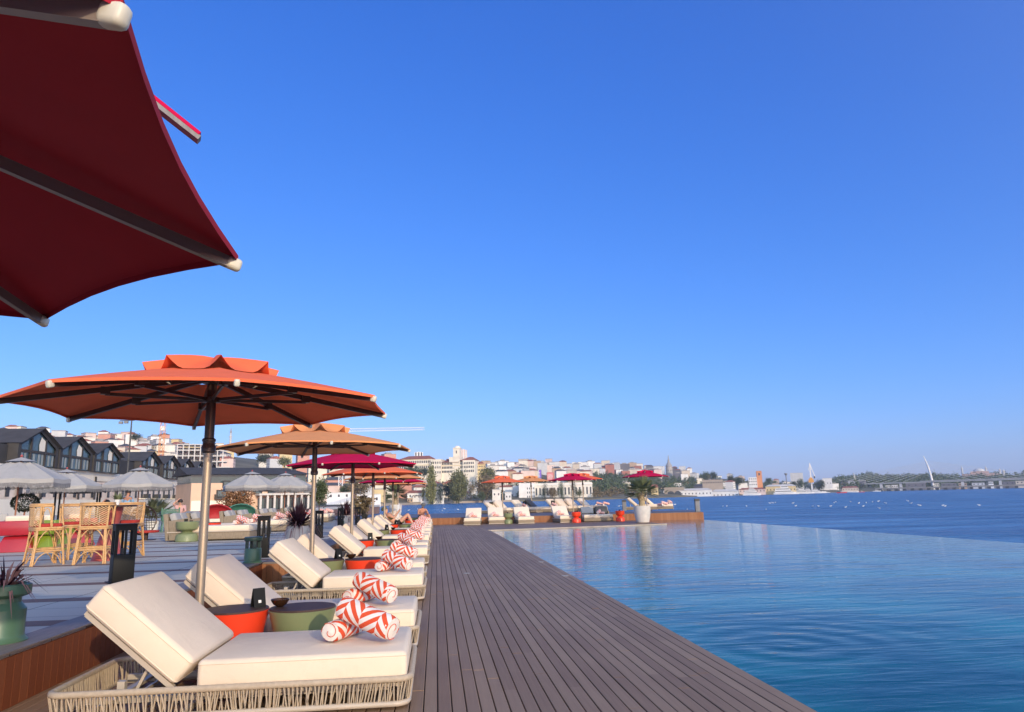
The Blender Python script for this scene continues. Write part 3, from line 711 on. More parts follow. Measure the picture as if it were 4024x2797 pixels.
# sitting sunbather: upright on the far lounger, knees bent, looking down at a phone
YL = lounge[12]
sit = dict(pelvis=(0,0,.11), waist=(-.02,0,.26), chest=(.03,0,.45), neck0=(.06,0,.57), neck=(.09,0,.62), head=(.13,0,.70), face=(.75,-.5,-.45),
  shl=(.05,.19,.53), shr=(.05,-.19,.53), ell=(.14,.27,.30), elr=(.14,-.27,.30), wrl=(.32,.10,.36), wrr=(.32,-.10,.36),
  hipl=(.06,.10,.10), hipr=(.06,-.10,.10), knl=(.44,.17,.28), knr=(.44,-.19,.26), anl=(.52,.16,-.10), anr=(.54,-.18,-.12), toel=(.66,.18,-.16), toer=(.68,-.2,-.17))
sun_foot = FOOT_X
make_person('person in a grey cap and black swimwear sitting on a far lounger with a phone', (FOOT_X-.52, YL-.12, .345), R(-62), sit, m_skin2, ('cap', m_capgrey),
  extras=[('swim_shorts', ['pelvis','hipl','thl','hipr','thr'], [('pelvis','hipl'),('hipl','thl'),('pelvis','hipr'),('hipr','thr')], 1.12, m_cloth_black)])
b = MB(); b.M = Mx.Translation((FOOT_X-.52, YL-.12, .345)) @ Mx.Rotation(R(-62), 4, 'Z') @ Mx.Translation((.40,0,.39)) @ Mx.Rotation(R(-50), 4, 'Y'); b.box(-.04,-.085,-.004,.04,.085,.004)
tag(b.build('phone', m_black, bevel=.002), 'small dark phone held by the person in the grey cap', 'phone')
# reading sunbather: reclined against the back cushion, knees drawn up, a white sheet held up
YR = lounge[9]
rec = dict(pelvis=(-.30,0,.12), waist=(-.40,0,.22), chest=(-.55,0,.40), neck0=(-.65,0,.49), neck=(-.68,0,.53), head=(-.72,0,.62), face=(1,0,.1),
  shl=(-.60,.19,.46), shr=(-.60,-.19,.46), ell=(-.38,.27,.34), elr=(-.38,-.27,.34), wrl=(-.22,.16,.55), wrr=(-.22,-.16,.55),
  hipl=(-.24,.10,.10), hipr=(-.24,-.10,.10), knl=(.14,.13,.46), knr=(.14,-.13,.44), anl=(.34,.12,.06), anr=(.36,-.12,.06), toel=(.50,.13,.03), toer=(.52,-.13,.03))
make_person('person in an olive cap reclining with knees up, reading a white sheet', (FOOT_X-1.05, YR, .345), 0, rec, m_skin, ('cap', m_olive),
  extras=[('olive_top', ['waist','chest','shl','shr'], [('waist','chest'),('chest','shl'),('chest','shr')], 1.10, m_olive),
          ('swim_shorts', ['pelvis','hipl','thl','hipr','thr'], [('pelvis','hipl'),('hipl','thl'),('pelvis','hipr'),('hipr','thr')], 1.10, m_cloth_black)])
b = MB(); b.M = Mx.Translation((FOOT_X-1.05, YR, .345)) @ Mx.Translation((-.15,0,.68)) @ Mx.Rotation(R(-14), 4, 'Y'); b.box(-.006,-.22,-.14,.006,.22,.20)
tag(b.build('white_sheet', m_paper), 'white sheet of paper held up by the reclining reader', 'paper')
b = MB(); b.M = Mx.Translation((FOOT_X-1.45, lounge[10], 0)) ; b.box(-.02,-.30,.60,.03,.30,1.15)
tag(b.build('draped_towel', m_paper, bevel=.015), 'plain white towel draped over a raised lounger back behind the reader', 'towel')

# ------------------------------------------------------------------ far platform: loungers, parasols, hourglass tables, posts, palm pot
m_loungeb = M('loom_base', (.27,.21,.145), .8, .2, 30, stretch=(1,1,.3))
def simple_lounger():
    t = thing('platform_lounger', 'lounger', 'sun lounger')
    b = MB(); b.box(-1.0,-.40,.02,1.0,.40,.20); b.build('loom_base', m_loungeb, t, bevel=.03)
    b = MB(); b.bar((-1.0,-.41,.205),(1.0,-.41,.205),.03); b.bar((-1.0,.41,.205),(1.0,.41,.205),.03); b.bar((1.0,-.41,.205),(1.0,.41,.205),.03); b.bar((1.01,-.41,.03),(1.01,.41,.03),.03); b.build('frame', m_frame, t)
    b = MB(); b.box(-.22,-.395,.20,.98,.395,.36); b.build('seat_cushion', m_fabric, t, bevel=.03)
    b = MB(); b.M = Mx.Translation((-.22,0,.36)) @ Mx.Rotation(R(42), 4, 'Y'); b.box(-.74,-.395,-.16,0,.395,0); b.build('back_cushion', m_fabric, t, bevel=.03)
    b = MB(); b.M = Mx.Translation((-.22,0,.36)) @ Mx.Rotation(R(42), 4, 'Y'); b.box(-.72,-.36,-.19,-.02,.36,-.165); b.bar((-.5,-.2,-.19),(-.10,-.2,-.48), .03); b.build('back_frame', m_frame, t)
    return t
pl = simple_lounger(); GPL = 'loungers at the far end of the pool'
def fr(px, py, z=0): return G(px, py, z)
c3 = lambda x, y: (1600+x/3.28, 1900+y/3.28)
c4 = lambda x, y: (2200+x/3.28, 1900+y/3.28)
WORDS = [(c3(872,535),'facing the pool, first of the four single loungers on the low far deck'),(c3(1165,522),'second on the low far deck, beside the sage hourglass table'),
         (c3(1518,518),'third on the low far deck, left of the shadowed gap'),(c3(2030,505),'fourth on the low far deck, left of the first red hourglass stool')]
for i, (q, l) in enumerate(WORDS):
    p = G(*q); c = p + V((.04*(i-1), .95, 0)); rz = R(-90-6+4*i)
    l = 'cream lounger '+l
    if i == 0: pl.location = c; pl.rotation_euler = (0,0,rz); pl['label'] = l; pl['group'] = GPL; pl.scale = (1,1.05,1)
    else: dup(pl, c, rz, l, GPL)
    towel_pair((p.x+.02, p.y+1.15, 0), R(-90), f'{ORD[i]} lounger of the low far deck', i, .36, 'rolled towels at the far end', .82)
# loungers up on the platform, turned to the right
UPP = [(c3(1215,330),-38,'behind the second low one, its back towards the lantern'),(c3(1345,330),-38,'just right of another cream one, above the sage hourglass table'),
       (c3(1600,345),-35,'with two towels, above the third low one'),(c3(1780,340),-30,'with dark grey back cushion, middle of the platform'),
       (c4(100,330),-42,'at the parasol poles, its back raised high'),(c4(230,330),-42,'second at the crimson parasol pole'),(c4(370,320),-40,'third at the crimson parasol pole, beside striped towels'),
       (c4(560,318),-32,'holding a pile of striped towels, right of the crimson parasol pole'),(c4(1120,342),-12,'behind the white pot, under the far crimson parasol'),(c4(1330,335),-10,'at the right edge of the platform near the grey bollard')]
for i, (q, a, l) in enumerate(UPP):
    p = G(*q, STEP); 
    if p.y > 48: p = V((p.x*46/p.y, 46+.3*i, STEP))
    o = dup(pl, p+V((-.2,.6,0)), R(a), 'cream platform lounger '+l, GPL)
    if i == 3:
        for ch in o.children:
            if ch.name.startswith('back_cushion'):
                ch.data = ch.data.copy(); ch.data.materials[0] = m_darkgrey
for k, (q, l) in enumerate([(c3(1510,300),'platform lounger with two towels'),(c3(1880,295),'middle platform lounger'),(c4(480,285),'platform lounger right of the pole'),(c4(560,285),'lounger piled with towels'),(c4(1300,285),'lounger behind the white pot'),(c4(1385,262),'lounger at the platform edge')]):
    p = G(*q, STEP+.36); 
    if p.y > 47: p = V((p.x*44/p.y, 44, STEP+.36))
    towel_pair((p.x, p.y, 0), R(-30+20*k), l, k, STEP+.36, 'rolled towels at the far end', .82)
def hourglass(colour):
    t = thing('hourglass_stool', 'stool', 'side table'); mm = {'red': m_red, 'sage': m_sage}[colour]
    b = MB(); b.lathe([(.22,0),(.235,.015),(.225,.16),(.205,.20),(.12,.245),(.10,.265),(.12,.285),(.205,.33),(.225,.37),(.235,.53),(.215,.535),(.205,.505),(.0001,.50)], 32); b.build('pedestal', mm, t, smooth=35)
    b = MB(); b.lathe([(.212,.506),(.212,.514),(.0001,.516)], 28); b.build('tray_top', m_tabletop, t, smooth=35)
    b = MB(); b.box(-.07,-.02,.516,.0,.02,.60); b.cbox(.07,.04,.535,.07,.07,.04); b.build('menu_holder', m_black, t)
    return t
hr = hourglass('red'); hr.location = G(*c4(215,503)); hr['label'] = 'red-orange hourglass stool between the fourth low lounger and the grey-cushioned sofa'; hr['group'] = 'hourglass stools'
dup(hr, G(*c4(780,487)), 1, 'red-orange hourglass stool between the sofa and the white palm pot')
hsg = hourglass('sage'); hsg.location = G(*c3(1305,518)); hsg['label'] = 'sage hourglass stool between the second and third low loungers'; hsg['group'] = 'hourglass stools'
# double sofa lounger with grey pillows
p = G(*c4(520,490)); t = thing('double_lounger', 'wide double lounger with grey pillows on the low far deck', 'lounger', p+V((0,.9,0)), R(-94))
b = MB(); b.box(-1.0,-.78,.02,.85,.78,.20); b.build('loom_base', m_loungeb, t, bevel=.03)
b = MB(); b.box(-.5,-.76,.20,.83,.76,.36); b.build('seat_cushion', m_fabric, t, bevel=.03)
b = MB(); b.box(-1.02,-.80,.20,-.93,.80,.70); b.box(-.93,-.80,.20,-.5,-.72,.52); b.box(-.93,.72,.20,-.5,.80,.52); b.build('loom_back', m_loungeb, t, bevel=.02)
b = MB(); b.M = Mx.Translation((-.62,-.38,.37)) @ Mx.Rotation(R(-28), 4, 'Y'); b.box(-.08,-.34,0,.08,.34,.42); b.build('pillow', m_greycanvas, t, bevel=.05)
b = MB(); b.M = Mx.Translation((-.62,.38,.37)) @ Mx.Rotation(R(-28), 4, 'Y'); b.box(-.08,-.34,0,.08,.34,.42); b.build('dark_pillow', m_darkgrey, t, bevel=.05)
towel_pair((p.x+.3, p.y+.95, 0), R(-90), 'wide double lounger with grey pillows', 3, .36, 'rolled towels at the far end', .82)
# parasols of the far end: photo column, dist, colour
FU_ = [(1975,1800+0,44.0,'salmon','salmon parasol over the first low loungers of the far deck','low'),(2088,0,50.0,'peach','peach parasol between the far salmon and crimson ones',''),
       (2251,0,42.5,'crimson','crimson parasol over the far red hourglass stool','low'),(2292,0,47.5,'salmon','salmon parasol showing behind the far crimson one',''),(2540,0,45.0,'crimson','crimson parasol behind the white palm pot','')]
for x, _, d, c, l, lo in FU_:
    q = AZ(x, d, 0); z = STEP if not lo else 0
    make_parasol((q.x, q.y, z), c, l, 'parasols at the far end of the pool', Rr=1.42, eave=2.26-z*.6, top=2.60-z*.6, rot=rnd.uniform(0, 45), col_z=1.7)
# grey dock posts
def post(q, l, hh=.66):
    t = thing('dock_post', l, 'post', q, ROT, 'grey mooring posts on the platform')
    b = MB(); b.box(-.12,-.12,0,.12,.12,hh-.10); b.build('shaft', m_greypot, t, bevel=.01)
    b = MB(); b.box(-.13,-.13,hh-.10,.13,.13,hh); b.box(-.10,-.10,hh,.10,.10,hh+.02); b.build('head', m_darkgrey, t)
post(V((14.05,38.1,STEP)), 'grey square post at the outer corner of the platform')
pq = G(*c4(832,318), STEP); post(V((pq.x*45/pq.y,45,STEP)), 'grey square post on the platform left of the palm pot')
for k, (q, l) in enumerate([(c3(1078,322),'behind the second low lounger'),(c3(1515,300),'among the towels above the third low lounger'),(c3(1880,275),'above the fourth low lounger')]):
    p = G(*q, STEP); 
    if p.y > 47: p = V((p.x*47/p.y, 47, STEP))
    dup(ln, p, .2, 'small dark lantern post on the platform '+l, 'lantern posts on the platform', 1.0)
# big white pot with a yucca palm
p = G(*c4(1070,503)); t = thing('potted_palm', 'stubby fan palm in a big white round pot at the pool corner', 'potted palm', p)
b = MB(); b.lathe([(.26,0),(.30,.02),(.37,.30),(.40,.55),(.405,.70),(.395,.80),(.36,.80),(.35,.72),(.0001,.72)], 40); b.build('pot', m_concrete, t, smooth=45)
b = MB(); b.tube([(0,0,.70),(.02,0,.95),(-.01,.01,1.15),(-.03,0,1.36)], [.17,.15,.145,.19], 14)
for k in range(26):
    a = k*2.4; z = 1.0+k*.016; b.leaf((.13*math.cos(a),.13*math.sin(a),z),(.23*math.cos(a),.23*math.sin(a),z+.13),.07)
b.build('trunk', m_palmdry, t, smooth=50)
def fan_palm(b, seed, n, L, z, lo=-15, hi=85, w=.035):
    rg = random.Random(seed)
    for i in range(n):
        a = rg.uniform(0, 2*PI); e = R(rg.uniform(lo, hi)); d = V((math.cos(a)*math.cos(e), math.sin(a)*math.cos(e), math.sin(e)))
        s = V((0,0,z))+d*.08; hub = s+d*L*rg.uniform(.25,.4); b.bar(s, hub, .012)
        side = d.cross(V((0,0,1))).normalized(); up = side.cross(d)
        for k in range(-6, 7):
            f = R(k*9); dd = (d*math.cos(f)+side*math.sin(f)).normalized(); l = L*rg.uniform(.5,.68)*(1-.02*abs(k)); b.leaf(hub, hub+dd*l+V((0,0,-.10*l)), w, up*.01)
b = MB(); fan_palm(b, 4, 70, .92, 1.42); b.build('crown', m_palm, t)
# ------------------------------------------------------------------ plaza: rattan bar set
m_rattan = M('rattan_cane', (.62,.36,.15), .5, .18, 18); m_rattanp = M('rattan_panel', (.66,.42,.20), .6, .15, 25)
m_redcush = M('red_cushion', (.42,.035,.025), .85, .1, 8, bump=.2, bscale=40)
m_pinkred = M('coral_lacquer', (.42,.085,.07), .45, .08, 4); m_dkred = M('crimson_lacquer', (.38,.012,.022), .3, .1, 3, coat=.4)
m_lime = M('lime_lacquer', (.20,.27,.018), .35, .1, 3, coat=.4)
def make_stool():
    t = thing('bar_stool', 'stool', 'bar stool')
    for sx in (-1, 1):
        for sy in (-1, 1):
            b = MB(); b.tube([(sx*.255,sy*.235,0),(sx*.225,sy*.205,.35),(sx*.205,sy*.19,.63)], .017, 8)
            b.tube([(sx*.225,sy*.255,0),(sx*.205,sy*.215,.35),(sx*.19,sy*.20,.63)], .014, 8); b.build('leg', m_rattan, t, smooth=50)
    b = MB(); q = [(-.225,-.205),(.225,-.205),(.225,.205),(-.225,.205)]
    for i in range(4):
        a, c = q[i], q[(i+1) % 4]; b.tube([(*a,.24),(*c,.24)], .014, 6); b.tube([(*a,.275),(*c,.275)], .011, 6)
        for z0, z1 in ((.27,.60),(.02,.22)):
            m_ = ((a[0]+c[0])/2, (a[1]+c[1])/2); pts = []
            for k in range(9):
                s = k/8; pts.append((a[0]+(c[0]-a[0])*s, a[1]+(c[1]-a[1])*s, z0+(z1-z0)*math.sin(PI*s)**.6))
            b.tube(pts, .010, 6)
    b.build('stretcher', m_rattan, t, smooth=50)
    b = MB(); rr = rounded_rect(.235,.22,.08); b.tube([(x,y,.625) for x,y in rr], .02, 8, closed=True); b.tube([(x,y,.595) for x,y in rr], .016, 8, closed=True); b.prism(rr, .60, .63); b.build('seat_frame', m_rattan, t, smooth=50)
    b = MB(); b.prism(rounded_rect(.215,.20,.08), .63, .70); b.build('seat_cushion', m_redcush, t, bevel=.025)
    # curved back (towards -Y) with herringbone cane panel and arm loops
    arc = [(.26*math.sin(R(a)), -.03-.235*math.cos(R(a))) for a in range(-95, 96, 10)]
    b = MB(); b.tube([(x*1.06,y*1.06,1.0) for x,y in arc], .018, 8); b.tube([(x*1.06,y*1.06,1.03) for x,y in arc], .014, 8)
    for i in (4, len(arc)-5): b.tube([(arc[i][0],arc[i][1],.62),(arc[i][0]*1.06,arc[i][1]*1.06,1.0)], .016, 8)
    for i in (0, len(arc)-1):
        x, y = arc[i]; b.tube([(x*.9,y+.02,.62),(x,y,.8),(x*1.06,y,1.0)], .017, 8)
    for i0, i1 in ((0,4),(len(arc)-5,len(arc)-1)):
        a, c = arc[i0], arc[i1]; b.tube([(a[0]+(c[0]-a[0])*s/8, a[1]+(c[1]-a[1])*s/8, .64+.32*math.sin(PI*s/8)**.5) for s in range(9)], .010, 6)
    b.build('back_frame', m_rattan, t, smooth=50)
    b = MB()
    def A(u, z): a = R(-52+104*u); k = 1+.06*(z-.62)/.38; return (.26*k*math.sin(a), (-.03-.235*math.cos(a))*k, z)
    for i in range(-7, 16):
        for s in (0, 1):
            for k in range(4):
                u0, u1 = k/8, (k+1)/8; z0 = +.60+i*.031+k*.030; z1 = z0+.030
                if z0 < .635 or z1 > .985: continue
                if s: u0, u1 = 1-u0, 1-u1
                b.bar(A(u0, z0), A(u1, z1), .011, .013)
    b.build('cane_panel', m_rattanp, t)
    return t
st = make_stool(); TBL = V((-6.02,14.30,STEP)); GS = 'rattan bar stools round the tall table'
for i, ((x, y), l) in enumerate([((-6.78,13.62),'rattan bar stool with red cushion seen from its side, left of the tall coral table'),((-5.95,13.62),'rattan bar stool with its herringbone back to the viewer, next to the big lantern post'),
                                 ((-6.92,14.95),'rattan bar stool half hidden behind the side-on one, red cushion showing'),(tuple(G(492,2188,STEP)[:2]),'rattan bar stool behind the lantern post, beyond the tall coral table')]):
    rz = math.atan2(TBL.y-y, TBL.x-x)-PI/2
    if i == 0: st.location = (x,y,STEP); st.rotation_euler = (0,0,rz); st['label'] = l; st['group'] = GS
    else: dup(st, (x,y,STEP), rz, l, GS)
t = thing('bar_table', 'tall coral hourglass table with dark top among the rattan stools', 'bar table', TBL)
b = MB(); b.lathe([(.27,0),(.25,.05),(.17,.38),(.13,.50),(.125,.55),(.16,.68),(.20,.92),(.20,.955)], 32); b.build('pedestal', m_pinkred, t, smooth=40)
b = MB(); b.lathe([(.42,.955),(.43,.965),(.43,.98),(.41,.99),(.0001,.992)], 36); b.build('table_top', m_tabletop, t, smooth=40)
t = thing('herb_pot', 'small green herb in a white pot on the tall coral table', 'herb pot', TBL+V((.05,.1,.992)))
b = MB(); b.lathe([(.04,0),(.055,.10),(.0001,.09)], 16); b.build('pot', m_white, t, smooth=40)
b = MB(); blades(b, 60, .16, .03, 20, 85, 31, .1, .02, .09); b.build('leaves', m_palm, t)
# faceted pedestal armchairs
def make_tub(mm):
    t = thing('pedestal_armchair', 'chair', 'armchair')
    b = MB(); q0 = [(-.40,-.36),(.40,-.36),(.40,.36),(-.40,.36)]; q1 = [(-.24,-.24),(.24,-.24),(.24,.24),(-.24,.24)]
    b.add([(*p,0) for p in q0]+[(*p,.36) for p in q1], [(3,2,1,0),(4,5,6,7),(0,1,5,4),(1,2,6,5),(2,3,7,6),(3,0,4,7)]); b.build('pedestal', mm, t, bevel=.02)
    b = MB()
    for x0,y0,x1,y1 in ((-.40,-.36,.40,-.27),(-.40,-.27,-.31,.34),(.31,-.27,.40,.34)): b.box(x0,y0,.37,x1,y1,.70)
    b.box(-.31,-.27,.37,.31,.34,.46); b.build('tub_seat', mm, t, bevel=.03)
    b = MB(); b.box(-.29,-.25,.46,.29,.32,.56); b.build('cushion', m_fabric, t, bevel=.035)
    b = MB(); b.M = Mx.Translation((0,-.2,.56)) @ Mx.Rotation(R(12), 4, 'X'); b.box(-.25,-.05,0,.25,.07,.26); b.build('back_pillow', m_fabric, t, bevel=.045)
    return t
tr_, tl_ = make_tub(m_dkred), make_tub(m_lime)
tr_.location = G(72,2167,STEP); tr_.rotation_euler = (0,0,R(10)); tr_['label'] = 'glossy crimson pedestal armchair at the frame edge, left of the side-on stool'; tr_['group'] = 'pedestal armchairs'
tl_.location = G(188,2162,STEP); tl_.rotation_euler = (0,0,R(-20)); tl_['label'] = 'lime green pedestal armchair seen through the legs of the side-on stool'; tl_['group'] = 'pedestal armchairs'
dup(tr_, G(300,2142,STEP), R(30), 'crimson pedestal armchair half hidden behind the coral table')
# outdoor sofa at the frame edge
t = thing('outdoor_sofa', 'pale grey outdoor sofa with cushions cut by the frame edge', 'sofa', G(-20,2095,STEP), R(15))
b = MB(); b.box(-.9,-.4,.10,.45,.4,.28); b.box(-.9,.34,.28,.45,.42,.72); b.box(.38,-.4,.28,.45,.36,.55); b.build('base', m_loungeb, t, bevel=.02)
b = MB(); b.box(-.88,-.38,.28,.37,.33,.44); b.build('seat_cushion', m_fabric, t, bevel=.03)
for k in range(2): b = MB(); b.M = Mx.Translation((-.55+.6*k,.28,.44)) @ Mx.Rotation(R(-14),4,'X'); b.box(-.27,-.08,0,.27,.06,.38); b.build('cushion', m_greycanvas, t, bevel=.05)

# ------------------------------------------------------------------ grey fringed parasols
def make_fringed():
    t = thing('fringed_parasol', 'p', 'parasol'); Rr = 1.62
    b = MB(); n = 8; ring = []
    for r, z in ((.42,2.62),(1.0,2.36),(Rr,2.06)):
        ring.append([(r*math.cos(k*PI/4+PI/8), r*math.sin(k*PI/4+PI/8), z) for k in range(n)])
    sag = [[tuple((V(g[k])+V(g[(k+1) % n]))/2-V((0,0,.035))) for k in range(n)] for g in ring]
    vs = []; fs = []
    for g, s in zip(ring, sag):
        for k in range(n): vs += [g[k], s[k]]
    for i in range(2): fs += [(i*16+q, i*16+(q+1) % 16, (i+1)*16+(q+1) % 16, (i+1)*16+q) for q in range(16)]
    b.add(vs, fs); can = b.build('canopy', m_greycanvas, t)
    b = MB(); g = [(.50*math.cos(k*PI/4+PI/8), .50*math.sin(k*PI/4+PI/8), 2.655) for k in range(8)]; b.add([(0,0,2.80)]+g, [(0,1+k,1+(k+1) % 8) for k in range(8)]); b.build('vent_cap', m_greycanvas, can)
    b = MB(); e = []
    for k in range(n): e += [ring[2][k], sag[2][k]]
    for q in range(16):
        a, c = V(e[q]), V(e[(q+1) % 16]); b.quad(a, c, c*1.0+V((0,0,-.13)), a+V((0,0,-.13)))
    b.build('valance', m_greycanvas, can)
    b = MB()
    for q in range(16):
        a, c = V(e[q]), V(e[(q+1) % 16])
        for k in range(14):
            p = a.lerp(c, (k+.5)/14); d = (c-a).normalized()*.018; z = -.13; z2 = -.26-.03*((k*7) % 5)/4
            b.quad(p-d+V((0,0,z)), p+d+V((0,0,z)), p+d*.8+V((0,0,z2)), p-d*.8+V((0,0,z2)))
    b.build('fringe', m_fringe, can)
    b = MB(); b.tube([(0,0,.02),(0,0,2.7)], .03, 10); b.build('pole', m_teak, t, smooth=50)
    b = MB(); b.lathe([(.03,2.80),(.05,2.83),(.03,2.87),(.0001,2.89)], 10); b.build('finial', m_pinkred, t, smooth=50)
    for k in range(8): b = MB(); a = k*PI/4+PI/8; b.bar((.05*math.cos(a),.05*math.sin(a),2.62),(Rr*.98*math.cos(a),Rr*.98*math.sin(a),2.04), .022); b.build('rib', m_teak, t)
    b = MB(); b.lathe([(.30,0),(.30,.05),(.06,.06),(.05,.25)], 20); b.build('base', m_darkgrey, t, smooth=40)
    return t
m_teak = M('teak', (.34,.14,.075), .55, .15, 10)
fp = make_fringed(); GF = 'grey fringed parasols on the plaza'
for i, (x, d, l) in enumerate([(62,25.5,'big grey fringed parasol at the frame edge, partly in shadow'),(248,33,'grey fringed parasol half in shadow, tucked behind the big one'),(540,31.5,'grey fringed parasol standing free in front of the gabled hotel'),
                               (985,36,'grey fringed parasol left of the peach parasol pole, in front of the beige hotel'),(1118,38,'grey fringed parasol overlapping its neighbour, beside the peach parasol pole'),(1155,44,'farthest grey fringed parasol, only its vent cap showing')]):
    p = AZ(x, d, STEP)
    fp.scale = (.80,.80,.88)
    if i == 0: fp.location = p; fp['label'] = l; fp['group'] = GF
    else: dup(fp, p, R(rnd.uniform(0, 45)), l, GF)

# ------------------------------------------------------------------ second row of loungers, on the plaza
def make_plaza_lounger():
    t = thing('plaza_lounger', 'l', 'lounger')
    b = MB(); b.box(-1.08,-.50,.03,1.08,.50,.24); b.build('loom_base', m_loungeb, t, bevel=.03)
    b = MB(); b.bar((-1.08,-.51,.25),(1.08,-.51,.25),.03); b.bar((-1.08,.51,.25),(1.08,.51,.25),.03); b.bar((1.09,-.5,.25),(1.09,.5,.25),.03); b.build('rail', m_frame, t)
    b = MB(); b.box(-.9,-.47,.24,1.05,.47,.40); b.build('seat_cushion', m_fabric, t, bevel=.03)
    b = MB(); b.M = Mx.Translation((-1.06,0,.03)) @ Mx.Rotation(R(-8),4,'Y'); b.box(-.06,-.50,0,.06,.50,.72); b.box(.06,-.50,.2,.62,-.44,.52); b.build('loom_back', m_loungeb, t, bevel=.02)
    for y in (-.24,.24): b = MB(); b.M = Mx.Translation((-.86,y,.40)) @ Mx.Rotation(R(-24),4,'Y'); b.box(-.09,-.22,0,.08,.22,.38); b.build('back_pillow', m_greycanvas, t, bevel=.05)
    return t
pz = make_plaza_lounger(); GPZ = 'woven loungers on the plaza'
for i, y in enumerate((21.2,23.0,26.5,28.3,31.8,33.6,37.0,38.8)):
    l = f'woven-base lounger with grey pillows, {ORD[i]} in the plaza row'
    loc = (-6.15-.03*i, y, STEP)
    if i == 0: pz.location = loc; pz['label'] = l; pz['group'] = GPZ
    else: dup(pz, loc, R(rnd.uniform(-2,2)), l, GPZ)
    towel_pair((-5.45-.03*i, y, 0), R(rnd.uniform(-25,25)), f'{ORD[i]} lounger of the plaza row', i, STEP+.40, 'rolled towels on the plaza row', .85)
for y, c, l in ((22.1,'red','red-orange tub table between the first two plaza loungers'),(27.4,'sage','sage tub table between the third and fourth plaza loungers'),(32.7,'red','red-orange tub table between the fifth and sixth plaza loungers')):
    dup(tabs[c], (-6.5,y,STEP), 0, l, 'tub tables on the plaza')
dup(hsg, G(733,2128,STEP), .4, 'sage hourglass stool in front of the first plaza lounger', 'hourglass stools', (1.25,1.25,1.0))
# dome chairs behind the row
def dome_chair(x, d, mm, l):
    t = thing('dome_chair', l, 'lounge chair', AZ(x, d, STEP), R(20), 'dome-backed lounge chairs')
    b = MB(); vs = []; fs = []
    for i in range(9):
        for j in range(13):
            a = PI*j/12; e = PI*.62*i/8; vs.append((.75*math.cos(a)*math.cos(e*.8)*(1-.1*math.sin(e)), .55*math.sin(e)-.2, .34+.62*math.sin(a)*math.cos(e*.8)))
    for i in range(8):
        for j in range(12): fs.append((i*13+j, i*13+j+1, (i+1)*13+j+1, (i+1)*13+j))
    b.add(vs, fs); o = b.build('shell', mm, t, smooth=60); sd = o.modifiers.new('thick','SOLIDIFY'); sd.thickness = .04
    b = MB(); b.prism(rounded_rect(.7,.42,.25), .16, .40); b.build('seat', m_fabric, t, bevel=.05)
    b = MB(); b.lathe([(.45,0),(.45,.04),(.2,.06),(.2,.16)], 20); b.build('base', m_darkgrey, t)
dome_chair(850, 33, M('red_weave', (.40,.02,.03), .6, .1, 10), 'red dome-backed lounge chair behind the plaza loungers')
dome_chair(946, 35, M('teal_weave', (.05,.19,.15), .6, .1, 10), 'teal green dome-backed lounge chair under the autumn bush')
# round wicker back chair, green slatted chair, palm in a white pot
t = thing('wicker_chair', 'dark round-backed wicker chair behind the bar stools', 'wicker chair', AZ(566, 24, STEP), R(50)); t.scale = (.66,)*3
b = MB(); pts = [(.62*math.sin(a), .1*math.cos(a)*0, .85-.62*math.cos(a)) for a in [2*PI*k/24 for k in range(24)]]; b.tube(pts, .03, 6, closed=True)
for k in range(-5, 6): x = k*.11; z = math.sqrt(max(.0,.62**2-x*x)); b.tube([(x,0,.85-z),(x,.10,.85),(x,0,.85+z)], .012, 5)
for k in range(-5, 6): z = k*.11; x = math.sqrt(max(.0,.62**2-z*z)); b.tube([(-x,0,.85+z),(0,.10,.85+z),(x,0,.85+z)], .012, 5)
b.build('round_back', m_poleup, t); b = MB(); b.prism([(.5*math.cos(k*PI/10),-.4+.45*math.sin(k*PI/10)) for k in range(20)], .32, .42); b.build('seat', m_redcush, t, bevel=.03)
b = MB(); b.lathe([(.4,0),(.4,.03),(.08,.05),(.08,.32)], 16, c=(0,-.35,0)); b.build('base', m_poleup, t)
t = thing('fan_palm', 'bushy fan palm in a white pot beside the green chair', 'palm plant', G(598,2086,STEP), 0); t.scale = (1.3,)*3
b = MB(); b.lathe([(.15,0),(.22,.30),(.20,.31),(.0001,.28)], 20); b.build('pot', m_white, t, smooth=40)
b = MB(); fan_palm(b, 9, 40, .78, .36, 5, 85, .03); b.build('leaves', m_palm, t)
t = thing('slatted_chair', 'green slatted armchair with a yellow seat cushion', 'armchair', G(668,2090,STEP), R(25))
m_emerald = M('emerald_paint', (.012,.12,.075), .4, .1, 5)
for x in (-.27,.27):
    for y in (-.25,.25): b = MB(); b.bar((x*1.1,y*1.1,0),(x,y,.42), .035); b.build('leg', m_emerald, t)
b = MB(); b.box(-.3,-.28,.40,.3,.28,.43)
for k in range(7): b.box(-.30, .25+.03*k/3, .47+k*.055, .30, .28+.03*k/3, .51+k*.055)
for x in (-.32,.28): b.box(x,-.28,.62,x+.05,.28,.65); b.box(x,-.28,.40,x+.05,-.23,.62); b.box(x,.25,.40,x+.05,.30,.90)
b.build('frame', m_emerald, t); b = MB(); b.box(-.27,-.27,.43,.27,.24,.50); b.build('cushion', M('yellow_cushion', (.60,.42,.02), .85, .1, 8), t, bevel=.025)
